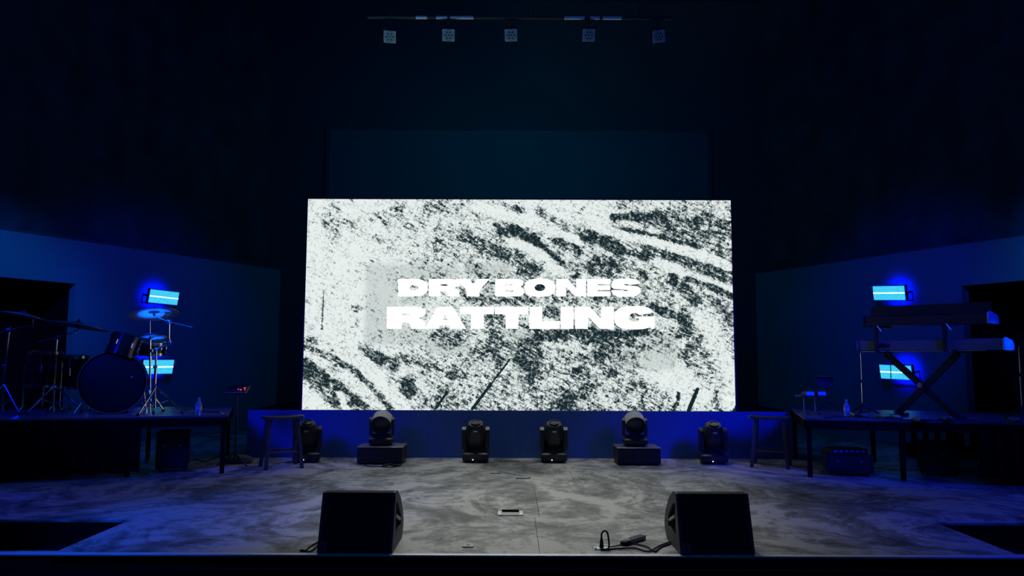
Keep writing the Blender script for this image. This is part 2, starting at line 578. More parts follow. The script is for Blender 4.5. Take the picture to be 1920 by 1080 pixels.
def seg(x0, y0, x1, y1):
    dx, dy = x1 - x0, y1 - y0
    t = np.clip(((PX - x0) * dx + (PY - y0) * dy) / (dx * dx + dy * dy + 1e-9), 0, 1)
    return np.hypot(PX - x0 - t * dx, PY - y0 - t * dy)


def stroke(pts, w, val, soft=1.0):
    global D
    for (x0, y0), (x1, y1) in zip(pts[:-1], pts[1:]):
        k = np.clip((1 + soft * .5 - seg(x0, y0, x1, y1) / w) / soft, 0, 1)
        k = k * k * (3 - 2 * k)
        D = D * (1 - k) + val * k


def blob(x0, y0, x1, y1, val, soft=.7):
    global D
    cx, cy, rx, ry = (x0 + x1) / 2, (y0 + y1) / 2, (x1 - x0) / 2, (y1 - y0) / 2
    r = np.hypot((PX - cx) / rx, (PY - cy) / ry)
    k = np.clip((1 + soft * .5 - r) / soft, 0, 1)
    k = k * k * (3 - 2 * k)
    D = D * (1 - k) + val * k


D = 0.14 + 0.25 * np.clip((PX - 640) / 260, 0, 1) + 0.05 * np.clip((PX - 900) / 200, 0, 1)
D += 0.10 * np.clip((PY - 600) / 80, 0, 1) * np.clip((PX - 700) / 80, 0, 1)
stroke([(575, 520), (650, 500), (700, 540)], 45, .12)
stroke([(620, 380), (750, 380)], 18, .17)
blob(600, 385, 640, 460, .42); blob(690, 395, 765, 425, .50); blob(785, 376, 865, 408, .56)
stroke([(740, 400), (850, 455)], 22, .42); stroke([(780, 440), (840, 520)], 16, .42)
stroke([(980, 380), (1130, 400), (1130, 425)], 24, .20)
stroke([(600, 395), (700, 450), (800, 500)], 9, .36)
stroke([(870, 445), (930, 475), (975, 490)], 13, .72); blob(810, 450, 838, 474, .62)
blob(955, 385, 985, 405, .78); stroke([(930, 430), (975, 445)], 9, .75); blob(870, 485, 895, 515, .62)
stroke([(890, 385), (990, 415), (1081, 452)], 10, .08)
stroke([(1010, 395), (1060, 425), (1110, 440)], 8, .58)
stroke([(960, 430), (1000, 452), (1040, 490), (1078, 520)], 9, .95)
stroke([(960, 455), (1010, 475), (1055, 515)], 8, .10)
stroke([(1045, 455), (1085, 470)], 9, .8); blob(1060, 480, 1085, 520, .50)
blob(1160, 398, 1385, 470, .70, .5); stroke([(1300, 440), (1372, 500)], 24, .68)
stroke([(1155, 408), (1250, 402)], 8, .85)
stroke([(1165, 430), (1240, 446), (1314, 464)], 4, .92)
stroke([(1175, 418), (1240, 436)], 5, .35)
stroke([(1120, 431), (1220, 452), (1325, 482), (1370, 500)], 8, .12)
stroke([(1100, 445), (1140, 455), (1165, 470)], 12, .86); stroke([(1165, 468), (1212, 484)], 6, .9)
stroke([(1214, 471), (1290, 492), (1360, 520)], 9, .84)
blob(1095, 482, 1170, 522, .80); blob(972, 495, 1018, 522, .85); blob(1195, 511, 1216, 532, 1.0)
stroke([(1235, 492), (1290, 517), (1370, 546)], 8, .10)
stroke([(1262, 525), (1285, 545), (1305, 565)], 11, .85); stroke([(1290, 524), (1335, 540), (1372, 556)], 6, .86)
stroke([(1345, 570), (1376, 605)], 13, .72)
stroke([(880, 560), (980, 562)], 12, .76); stroke([(990, 565), (1080, 560)], 9, .66)
stroke([(1120, 560), (1200, 566)], 8, .72)
stroke([(1225, 578), (1278, 598)], 8, .84); blob(1275, 590, 1303, 630, .82); blob(1263, 620, 1280, 640, .75)
blob(1296, 632, 1345, 670, .66); blob(1278, 648, 1301, 678, .68)
blob(905, 586, 946, 642, .78); stroke([(1000, 585), (1040, 590)], 12, .7)
blob(800, 616, 885, 655, .64); blob(893, 640, 965, 680, .66)
stroke([(684, 660), (740, 690)], 12, .74); stroke([(747, 670), (820, 695)], 9, .62)
blob(838, 698, 860, 716, .9); blob(752, 708, 782, 752, .8); blob(790, 732, 872, 775, .62)
stroke([(1000, 630), (1090, 628), (1150, 645), (1125, 665)], 14, .84)
stroke([(1120, 622), (1208, 624)], 9, .98); stroke([(1150, 635), (1185, 645)], 7, .8)
blob(965, 632, 1018, 705, .78); blob(980, 700, 1015, 745, .72)
blob(1072, 690, 1090, 704, .92); blob(1138, 692, 1158, 710, .9); blob(1228, 718, 1244, 736, .8)
blob(1035, 732, 1083, 775, .78); blob(1200, 708, 1244, 732, .56)
stroke([(1230, 690), (1300, 745)], 30, .13); stroke([(1320, 600), (1368, 700), (1365, 755)], 17, .17)
stroke([(1302, 680), (1345, 720)], 9, .46)
stroke([(1270, 738), (1268, 755), (1259, 769)], 3.5, .9)
# lower left bands
stroke([(573, 690), (640, 745), (690, 790)], 22, .74)
stroke([(573, 655), (620, 672), (672, 702), (716, 742), (738, 770)], 7, .72)
stroke([(580, 668), (650, 705), (700, 750)], 7, .26)
stroke([(585, 684), (640, 728), (690, 765)], 5, .84)
stroke([(642, 742), (655, 770)], 6, .15)
stroke([(582, 590), (630, 632), (680, 682), (765, 770)], 12, .10)
stroke([(572, 640), (600, 645)], 8, .5); blob(655, 575, 680, 590, .6)
stroke([(760, 540), (1195, 540)], 17, .52, 1.2); stroke([(830, 612), (1180, 612)], 10, .56, 1.0)
blob(1000, 532, 1022, 548, 1.0); stroke([(1085, 545), (1200, 545)], 10, .72, 1.0); stroke([(1190, 592), (1215, 600)], 8, .8)
# long thin marks
stroke([(956, 678), (922, 722)], 1.3, 1.3, .8); stroke([(922, 722), (887, 769)], 2.2, 1.4, .8)
stroke([(840, 738), (820, 768)], 1.8, 1.3, .8)
stroke([(1305, 731), (1288, 770)], 3.2, 1.5, .8)
stroke([(605.5, 555), (605, 622)], 1.1, 1.0, .9)
stroke([(566 + 806, 771), (575 + 806, 757)], 3.0, 1.2, .8)
H = np.zeros_like(PX)                         # halftone cloth areas
def hblob(x0, y0, x1, y1):
    global H
    kx = np.clip(np.minimum(PX - x0, x1 - PX) / 12 + .5, 0, 1) * np.clip(np.minimum(PY - y0, y1 - PY) / 12 + .5, 0, 1)
    H = np.maximum(H, kx)
hblob(685, 498, 745, 650); hblob(745, 498, 860, 525); hblob(745, 615, 800, 650); hblob(1200, 628, 1266, 695)
hblob(870, 495, 960, 520); hblob(800, 640, 880, 668); hblob(1140, 655, 1205, 690); hblob(745, 555, 800, 576); hblob(940, 620, 1000, 640)
me = bpy.data.meshes.new('display')
vv = np.stack([(U - .5) * SWd, np.full_like(U, 0.0), V * SHt], -1).reshape(-1, 3)
idx = np.arange((NX + 1) * (NZ + 1)).reshape(NZ + 1, NX + 1)
ff = np.stack([idx[:-1, :-1], idx[:-1, 1:], idx[1:, 1:], idx[1:, :-1]], -1).reshape(-1, 4)
me.from_pydata(vv.tolist(), [], ff.tolist())
at = me.attributes.new('tone', 'FLOAT', 'POINT'); at.data.foreach_set('value', D.reshape(-1).astype(np.float32))
at = me.attributes.new('halftone', 'FLOAT', 'POINT'); at.data.foreach_set('value', H.reshape(-1).astype(np.float32))
SCREEN_POWER = 1.0


def math_node(N, L, op, a, b=None, c=None, clamp=False):
    n = N.new('ShaderNodeMath'); n.operation = op; n.use_clamp = clamp
    for i, x in enumerate((a, b, c)):
        if x is None: continue
        if isinstance(x, (int, float)): n.inputs[i].default_value = x
        else: L.new(x, n.inputs[i])
    return n.outputs[0]


def screen_material():
    m = bpy.data.materials.new('screen_picture')
    m.use_nodes = True
    nt, N, L = nodes_of(m)
    N.clear()
    out = N.new('ShaderNodeOutputMaterial')
    em = N.new('ShaderNodeEmission')
    L.new(em.outputs[0], out.inputs[0])
    tc = N.new('ShaderNodeTexCoord')
    def attr(n):
        a_ = N.new('ShaderNodeAttribute'); a_.attribute_name = n
        return a_.outputs['Fac']
    tone, half = attr('tone'), attr('halftone')
    def mapped(rot, sc):
        mp = N.new('ShaderNodeMapping')
        mp.inputs['Rotation'].default_value = (0, R(rot), 0)
        mp.inputs['Scale'].default_value = sc
        # swizzle so that scaling acts along the rotated axes
        L.new(tc.outputs['Object'], mp.inputs['Vector'])
        return mp.outputs[0]
    def noise(vec, scale, detail, rough, dist=0):
        n = N.new('ShaderNodeTexNoise')
        n.inputs['Scale'].default_value = scale; n.inputs['Detail'].default_value = detail
        n.inputs['Roughness'].default_value = rough; n.inputs['Distortion'].default_value = dist
        L.new(vec, n.inputs['Vector'])
        return n.outputs['Fac']
    base = mapped(0, (1, 1, 1))
    n1 = noise(base, 19, 6, 0.78, 0.8)
    st = N.new('ShaderNodeVectorRotate'); st.rotation_type = 'Y_AXIS'; st.inputs['Angle'].default_value = R(-28)
    L.new(base, st.inputs['Vector'])
    mp = N.new('ShaderNodeMapping'); mp.inputs['Scale'].default_value = (0.28, 1, 1.5)
    L.new(st.outputs[0], mp.inputs['Vector'])
    n2 = noise(mp.outputs[0], 22, 4, 0.65, 0.4)
    n3 = noise(base, 5.0, 3, 0.6, 1.0)
    vo = N.new('ShaderNodeTexVoronoi'); vo.feature = 'DISTANCE_TO_EDGE'; vo.inputs['Scale'].default_value = 17
    wv = N.new('ShaderNodeVectorMath'); wv.operation = 'MULTIPLY_ADD'
    nc = N.new('ShaderNodeTexNoise'); nc.inputs['Scale'].default_value = 14; nc.inputs['Detail'].default_value = 4
    L.new(base, nc.inputs['Vector'])
    L.new(nc.outputs['Color'], wv.inputs[0]); wv.inputs[1].default_value = (0.12, 0.12, 0.12); L.new(base, wv.inputs[2])
    L.new(wv.outputs[0], vo.inputs['Vector'])
    # contrast of the grain
    g = math_node(N, L, 'MULTIPLY', math_node(N, L, 'SUBTRACT', n1, 0.5), 2.6)
    g2 = math_node(N, L, 'MULTIPLY', math_node(N, L, 'SUBTRACT', n2, 0.5), 1.7)
    g3 = math_node(N, L, 'MULTIPLY', math_node(N, L, 'SUBTRACT', n3, 0.5), 1.1)
    val = math_node(N, L, 'ADD', tone, g)
    val = math_node(N, L, 'ADD', val, g2)
    val = math_node(N, L, 'ADD', val, g3)
    s = N.new('ShaderNodeMapRange'); s.interpolation_type = 'SMOOTHSTEP'
    s.inputs['From Min'].default_value = 0.44; s.inputs['From Max'].default_value = 0.74
    L.new(val, s.inputs['Value'])
    dark = s.outputs['Result']
    # thin cell outlines, stronger where the picture is busy
    ed = N.new('ShaderNodeMapRange'); ed.inputs['From Min'].default_value = 0.0; ed.inputs['From Max'].default_value = 0.10
    ed.inputs['To Min'].default_value = 1.0; ed.inputs['To Max'].default_value = 0.0
    L.new(vo.outputs['Distance'], ed.inputs['Value'])
    e2 = math_node(N, L, 'MULTIPLY', ed.outputs['Result'], math_node(N, L, 'MULTIPLY', math_node(N, L, 'SUBTRACT', val, -0.05), 1.1, clamp=True), clamp=True)
    dark = math_node(N, L, 'MAXIMUM', dark, e2)
    # white flecks inside the black masses
    fl_ = noise(base, 24, 3, 0.6, 0.5)
    fk = N.new('ShaderNodeMapRange'); fk.inputs['From Min'].default_value = 0.52; fk.inputs['From Max'].default_value = 0.64
    L.new(fl_, fk.inputs['Value'])
    keep = math_node(N, L, 'SUBTRACT', 1.0, math_node(N, L, 'MULTIPLY', fk.outputs['Result'], math_node(N, L, 'SUBTRACT', 1.22, tone, clamp=True)), clamp=True)
    dark = math_node(N, L, 'MULTIPLY', dark, keep)
    # halftone dots
    sep = N.new('ShaderNodeSeparateXYZ'); L.new(st.outputs[0], sep.inputs[0])
    k = 2 * math.pi / 0.024
    sx = math_node(N, L, 'SINE', math_node(N, L, 'MULTIPLY', sep.outputs[0], k))
    sz = math_node(N, L, 'SINE', math_node(N, L, 'MULTIPLY', sep.outputs[2], k))
    dots = math_node(N, L, 'MULTIPLY_ADD', math_node(N, L, 'MULTIPLY', sx, sz), 0.75, 0.02, clamp=True)
    dark = math_node(N, L, 'MAXIMUM', math_node(N, L, 'MULTIPLY', dots, half), dark)
    r = N.new('ShaderNodeValToRGB')
    e = r.color_ramp.elements
    e[0].position = 0.0; e[0].color = (0.80, 0.87, 0.85, 1)
    e[1].position = 1.0; e[1].color = (0.007, 0.020, 0.026, 1)
    x = e.new(0.5); x.color = (0.20, 0.25, 0.25, 1)
    L.new(dark, r.inputs['Fac'])
    L.new(r.outputs['Color'], em.inputs['Color'])
    em.inputs['Strength'].default_value = SCREEN_POWER
    return m


me.materials.append(screen_material())
disp = bpy.data.objects.new('display', me); COL.objects.link(disp); disp.parent = scr; W[disp] = W[scr]

# wide heavy lettering of the song title
def sup(cx, cy, rx, ry, a0, a1, n=24, e=2.6):
    o = []
    for i in range(n + 1):
        t = R(a0 + (a1 - a0) * i / n)
        c_, s_ = math.cos(t), math.sin(t)
        o.append((cx + rx * math.copysign(abs(c_) ** (2 / e), c_), cy + ry * math.copysign(abs(s_) ** (2 / e), s_)))
    return o


GL = {
    'D': ([(0, 0), (0, 1), (.5, 1)] + sup(.5, .5, .5, .5, 90, -90), [[(.40, .36), (.40, .64), (.56, .64), (.66, .58), (.68, .5), (.66, .42), (.56, .36)]]),
    'R': ([(0, 0), (0, 1), (.7, 1), (.88, .97), (.98, .88), (1, .72), (.96, .58), (.82, .48), (.93, .42), (.98, .3), (1, 0), (.62, 0), (.6, .22), (.52, .29), (.38, .29), (.38, 0)], [[(.38, .60), (.38, .70), (.58, .70), (.62, .65), (.58, .60)]]),
    'Y': ([(0, 1), (.40, 1), (.52, .70), (.64, 1), (1, 1), (.70, .36), (.70, 0), (.32, 0), (.32, .36)], []),
    'B': ([(0, 0), (0, 1), (.74, 1), (.9, .96), (.96, .84), (.95, .66), (.86, .55), (.98, .44), (1, .25), (.93, .07), (.78, 0)], [[(.34, .64), (.34, .70), (.60, .70), (.60, .64)], [(.34, .27), (.34, .37), (.62, .37), (.62, .27)]]),
    'O': (sup(.5, .5, .5, .52, 0, 345, 23), [sup(.5, .5, .17, .20, 0, 345, 23, 2)]),
    'N': ([(0, 0), (0, 1), (.38, 1), (.67, .45), (.67, 1), (1, 1), (1, 0), (.64, 0), (.33, .56), (.33, 0)], []),
    'E': ([(0, 0), (0, 1), (1, 1), (1, .69), (.45, .69), (.45, .64), (.98, .64), (.98, .35), (.45, .35), (.45, .30), (1, .30), (1, 0)], []),
    'S': (sup(.5, .5, .5, .52, 15, 172, 22, 3.2) + [(.02, .52), (.1, .43), (.55, .37), (.58, .33), (.5, .30), (.42, .33), (.40, .36), (0, .36)] + sup(.5, .5, .5, .52, 195, 350, 22, 3.2) + [(.98, .48), (.9, .58), (.45, .64), (.42, .68), (.5, .71), (.58, .69), (.6, .645)], []),
    'A': ([(0, 0), (.33, 1), (.68, 1), (1, 0), (.63, 0), (.60, .16), (.38, .16), (.35, 0)], [[(.44, .40), (.49, .66), (.55, .40)]]),
    'T': ([(0, 1), (1, 1), (1, .66), (.70, .66), (.70, 0), (.32, 0), (.32, .66), (0, .66)], []),
    'L': ([(0, 0), (0, 1), (.42, 1), (.42, .36), (1, .36), (1, 0)], []),
    'I': ([(0, 0), (0, 1), (1, 1), (1, 0)], []),
    'G': (sup(.5, .5, .5, .53, 20, 320, 36, 2.8) + [(.88, .12), (.93, 0), (1, 0), (1, .56), (.52, .56), (.50, .48), (.62, .46), (.60, .36), (.48, .32), (.38, .40), (.36, .55), (.42, .68), (.52, .71), (.58, .68), (.62, .62)], []),
}
W1 = [('D', 162, 357), ('R', 362, 566), ('Y', 540, 762), ('B', 798, 990), ('O', 988, 1192), ('N', 1197, 1392), ('E', 1400, 1553), ('S', 1556, 1750)]
W2 = [('R', 88, 342), ('A', 332, 608), ('T', 566, 790), ('T', 796, 1016), ('L', 1022, 1221), ('I', 1226, 1310), ('N', 1320, 1574), ('G', 1577, 1840)]
cu = bpy.data.curves.new('letters', 'CURVE'); cu.dimensions = '2D'; cu.fill_mode = 'BOTH'
for word, (ya, yb) in ((W1, (80, 195)), (W2, (262, 407))):
    for ch, xa, xb in word:
        outer, holes = GL[ch]
        for loop in [outer] + holes:
            sp = cu.splines.new('POLY'); sp.points.add(len(loop) - 1); sp.use_cyclic_u = True
            for pt, (u, v) in zip(sp.points, loop):
                px = 700 + (xa + (xb - xa) * u) / 3.491
                py = 500 + (yb - (yb - ya) * v) / 3.491
                w_ = P(px, py, YS)
                pt.co = (w_.x - (SX0 + SX1) / 2, w_.z - SZ0, 0, 1)
tmp = bpy.data.objects.new('tmp_letters', cu); COL.objects.link(tmp)
bpy.context.view_layer.update()
lm = bpy.data.meshes.new_from_object(tmp.evaluated_get(bpy.context.evaluated_depsgraph_get()))
bpy.data.objects.remove(tmp)
lm.transform(Matrix(((1, 0, 0, 0), (0, 0, -1, -.004), (0, 1, 0, 0), (0, 0, 0, 1))))
# print of the lettering: white with a faint dot screen
m = bpy.data.materials.new('white_letter_light'); m.use_nodes = True
nt, N, L = nodes_of(m); N.clear()
out = N.new('ShaderNodeOutputMaterial'); em = N.new('ShaderNodeEmission'); L.new(em.outputs[0], out.inputs[0])
tc = N.new('ShaderNodeTexCoord'); vr = N.new('ShaderNodeVectorRotate'); vr.rotation_type = 'Y_AXIS'; vr.inputs['Angle'].default_value = R(-32)
L.new(tc.outputs['Object'], vr.inputs['Vector'])
sep = N.new('ShaderNodeSeparateXYZ'); L.new(vr.outputs[0], sep.inputs[0])
k = 2 * math.pi / 0.026
a_ = math_node(N, L, 'SINE', math_node(N, L, 'MULTIPLY', sep.outputs[0], k)); b_ = math_node(N, L, 'SINE', math_node(N, L, 'MULTIPLY', sep.outputs[2], k))
dd = math_node(N, L, 'MULTIPLY_ADD', math_node(N, L, 'MULTIPLY', a_, b_), 1.2, -0.25, clamp=True)
r = N.new('ShaderNodeValToRGB'); r.color_ramp.elements[0].color = (1.0, 1.0, 1.0, 1); r.color_ramp.elements[1].color = (0.40, 0.44, 0.44, 1)
L.new(dd, r.inputs['Fac']); L.new(r.outputs['Color'], em.inputs['Color']); em.inputs['Strength'].default_value = 1.2
lm.materials.clear(); lm.materials.append(m)
lo_ = bpy.data.objects.new('lettering', lm); COL.objects.link(lo_); lo_.parent = scr; W[lo_] = W[scr]
lo_['label'] = 'white wide capitals DRY BONES RATTLING on the screen'
sg = MB()
def line2(pts, r_=0.004):
    sg.path([P(x, y, YS) + Vector((0, -.005, 0)) for x, y in pts], r_, 4)
line2([(1355, 753), (1359, 744), (1361, 752), (1365, 743)]); line2([(1365, 749), (1369, 747), (1367, 752), (1371, 751)])
line2([(1372, 745), (1376, 745), (1372, 752), (1378, 750)])
sg.build('signature', m, scr, world=True)


# ================================================================== STAGE LIGHTS ON THE FLOOR
def head_dot(t, x, y, z):
    MB().cyl((x, y, z), (x, y - .006, z), 0.008, n=8).build('indicator', M['dot'], t)


def spot_head(loc, label, rz=0.0):
    "profile moving head: base, yoke with two arms, head tipped up and back"
    t = thing('moving_head_light', loc, label, 'stage light', 'moving head lights standing on the stage floor', rz)
    ba = MB().rbox((0, 0, .075), (.34, .30, .11), .02); ba.rbox((0, 0, .012), (.26, .22, .024), .008)
    base = ba.build('base', M['lamp_body'], t)
    MB().box((0, -.153, .085), (.13, .008, .045)).build('display', M['glassy'], base)
    MB().cyl((0, 0, .13), (0, 0, .155), .11, n=20).build('turntable', M['lamp_body'], t)
    MB().rbox((0, 0, .17), (.34, .15, .04), .015).build('yoke', M['lamp_body'], t)
    for sx in (-1, 1):
        MB().prism([(-.075, .17), (.075, .17), (.085, .30), (.07, .42), (.03, .455), (-.03, .455), (-.07, .42), (-.085, .30)], sx * .128, sx * .180).build('yoke_arm', M['lamp_body'], t)
    Mx = axis_matrix((0, -.02, .345), (0, -.42, .9), (1, 0, 0))
    hd = MB()
    prof = [(.22, .17, -.19), (.245, .22, -.12), (.25, .26, 0), (.245, .24, .09), (.21, .20, .15), (.18, .17, .18)]
    vs_, fs = [], []
    for w_, h_, z_ in prof:
        c_ = .25
        for u, v in ((.5, -.5 + c_), (.5, .5 - c_), (.5 - c_, .5), (-.5 + c_, .5), (-.5, .5 - c_), (-.5, -.5 + c_), (-.5 + c_, -.5), (.5 - c_, -.5)):
            vs_.append((u * w_, v * h_, z_))
    for k in range(len(prof) - 1):
        for i in range(8):
            j = (i + 1) % 8
            fs.append([k * 8 + i, k * 8 + j, k * 8 + 8 + j, k * 8 + 8 + i])
    fs += [list(range(7, -1, -1)), list(range((len(prof) - 1) * 8, len(prof) * 8))]
    hd.add(vs_, fs, Mx)
    h = hd.build('head', M['lamp_body'], t)
    MB().lathe([(.062, .185), (.066, .2), (.055, .2), (.05, .192), (.0, .196)], Mx, 20).build('lens', M['glassy'], h)
    MB().box((0, -.112, .12), (.055, .02, .018), Mx).build('vent', M['lamp_lit'], h)
    head_dot(t, -.03, -.158, .045)
    return t


def wash_head(loc, label):
    "wash moving head looking out to the hall: round lens under a top coloured as lit"
    t = thing('wash_moving_head', loc, label, 'stage light', 'wash lights raised on black cases')
    ba = MB().rbox((0, 0, .06), (.30, .28, .09), .02); ba.rbox((0, 0, .01), (.22, .2, .02), .006)
    ba.build('base', M['lamp_body'], t)
    MB().cyl((0, 0, .105), (0, 0, .125), .10, n=20).build('turntable', M['lamp_body'], t)
    MB().rbox((0, 0, .135), (.30, .12, .035), .012).build('yoke', M['lamp_body'], t)
    for sx in (-1, 1):
        MB().prism([(-.055, .13), (.055, .13), (.06, .25), (.05, .33), (.02, .355), (-.02, .355), (-.05, .33), (-.06, .25)], sx * .132, sx * .158).build('yoke_arm', M['lamp_body'], t)
        MB().cyl((sx * .12, 0, .32), (sx * .165, 0, .32), .028, n=14).build('tilt_knob', M['lamp_body'], t)
    Mx = axis_matrix((0, 0, .30), (0, -1, -.42), (1, 0, 0))
    h = MB().lathe([(.0, -.13), (.07, -.13), (.105, -.09), (.122, -.02), (.125, .07), (.118, .07)], Mx, 32).build('head', M['lamp_body'], t)
    hood = MB()
    hood.lathe([(.124, .03), (.131, .035), (.134, .10), (.122, .105), (.116, .10), (.116, .05)], Mx, 36, close=True)
    hood.build('lens_hood', M['lamp_body'], h)
    # top shell of the head, screen light put into its pale colour
    sh = MB(); vs_, fs = [], []
    for i in range(17):
        a_ = R(18 + 144 * i / 16)
        for rr, yy in ((.137, .115), (.137, -.06), (.128, -.06), (.128, .115)):
            vs_.append(Mx @ Vector((rr * math.cos(a_), 0, 0)) + (Mx.to_3x3() @ Vector((0, rr * math.sin(a_), yy))))
    for i in range(16):
        for k in range(4):
            fs.append([i * 4 + k, i * 4 + (k + 1) % 4, i * 4 + 4 + (k + 1) % 4, i * 4 + 4 + k])
    fs += [[0, 1, 2, 3], [67, 66, 65, 64]]
    sh.add(vs_, fs)
    tag(sh.build('top_shell', M['lamp_lit'], h), 'curved top shell with the screen light put into its pale colour')
    MB().lathe([(.116, .06), (.09, .075), (.04, .085), (.0, .088)], Mx, 32).build('lens', M['glassy'], h)
    return t


def onfloor(px, py):
    p = F(px, py); return (p.x, p.y, 0)


YH = 10.0
def fx(px, Y=YH, py=862): return P(px, py, Y).x
spot_head((fx(576, 9.95), 9.95, 0), 'black moving head light behind the left wooden stool', .15)
spot_head((fx(892), YH, 0), 'black moving head light just left of centre under the screen')
spot_head((fx(1038), YH, 0), 'black moving head light just right of centre under the screen')
spot_head((fx(1334), 9.92, 0), 'black moving head light between the right riser case and the right stool', -.08)
for px, lab, d in ((713, 'left', 0), (1197, 'right', .01)):
    cx = fx(px, 9.9)
    p0, p1 = (P(671, 840, 9.75), P(756, 840, 9.75)) if d == 0 else (P(1158, 840, 9.7), P(1239, 840, 9.7))
    cw = p1.x - p0.x
    t = thing('plinth_case', ((p0.x + p1.x) / 2, 9.9, 0), 'low black case under the %s wash light' % lab, 'case', 'low black cases under the wash lights')
    MB().rbox((0, 0, .11), (cw, .42, .19), .012).build('body', M['black'], t)
    MB().rbox((0, 0, .215), (cw + .01, .43, .02), .006).build('lid', M['ply'], t)
    for sx in (-1, 1):
        for yy in (-.15, .15): MB().cyl((sx * cw * .42, yy, 0), (sx * cw * .42, yy, .016), .02, n=10).build('foot', M['rubber'], t)
    MB().box((0, -.215, .10), (.12, .008, .04)).build('latch', M['black'], t)
    wash_head((P(716 if d == 0 else 1190, 830, 9.9).x, 9.9, .225), 'wash light with round lens and lit top on the %s black case' % lab)


# ================================================================== STOOLS
def stool(px, py, rz, label):
    p = F(px, py)
    t = thing('wooden_stool', (p.x, p.y, 0), label, 'stool', 'backless wooden stools by the back platform', rz)
    Hs = .635
    # dished saddle seat
    n, mth = 12, 6
    vs_, fs = [], []
    for top in (0, 1):
        for i in range(n + 1):
            for j in range(mth + 1):
                u, v = i / n * 2 - 1, j / mth * 2 - 1
                z = Hs - (.035 if not top else 0) - .014 * (1 - u * u)
                k = 1 - .12 * v * v
                vs_.append((u * .26 * k, v * .14 * (1 - .10 * u * u), z))
    def ix(tp, i, j): return tp * (n + 1) * (mth + 1) + i * (mth + 1) + j
    for tp in (0, 1):
        for i in range(n):
            for j in range(mth):
                q = [ix(tp, i, j), ix(tp, i + 1, j), ix(tp, i + 1, j + 1), ix(tp, i, j + 1)]
                fs.append(q if tp else q[::-1])
    for i in range(n):
        fs.append([ix(0, i, 0), ix(0, i + 1, 0), ix(1, i + 1, 0), ix(1, i, 0)]); fs.append([ix(0, i + 1, mth), ix(0, i, mth), ix(1, i, mth), ix(1, i + 1, mth)])
    for j in range(mth):
        fs.append([ix(0, 0, j + 1), ix(0, 0, j), ix(1, 0, j), ix(1, 0, j + 1)]); fs.append([ix(0, n, j), ix(0, n, j + 1), ix(1, n, j + 1), ix(1, n, j)])
    MB().add(vs_, fs).build('seat', M['wood'], t)
    tops, feet = {}, {}
    for sx in (-1, 1):
        for sy in (-1, 1):
            a_, b_ = Vector((sx * .165, sy * .085, Hs - .03)), Vector((sx * .215, sy * .19, 0))
            tops[sx, sy], feet[sx, sy] = a_, b_
            lg = MB(); d = .021
            lg.add([(a_.x - d, a_.y - d, a_.z), (a_.x + d, a_.y - d, a_.z), (a_.x + d, a_.y + d, a_.z), (a_.x - d, a_.y + d, a_.z),
                    (b_.x - d, b_.y - d, 0), (b_.x + d, b_.y - d, 0), (b_.x + d, b_.y + d, 0), (b_.x - d, b_.y + d, 0)],
                   [[0, 1, 2, 3], [7, 6, 5, 4], [0, 4, 5, 1], [1, 5, 6, 2], [2, 6, 7, 3], [3, 7, 4, 0]])
            lg.build('leg', M['wood'], t, bevel=.004)
    def at_(s_, z): 
        k = 1 - z / (Hs - .03)
        return tops[s_].lerp(feet[s_], k)
    for a_, b_, z in (((-1, -1), (1, -1), .20), ((-1, 1), (1, 1), .20), ((-1, -1), (-1, 1), .30), ((1, -1), (1, 1), .30)):
        MB().cyl(at_(a_, z), at_(b_, z), .013, n=8).build('rung', M['wood'], t)
    return t


stool(527, 876, R(28), 'dark wooden stool at the left end of the back platform')
stool(1446, 874, R(-24), 'dark wooden stool at the right end of the back platform')


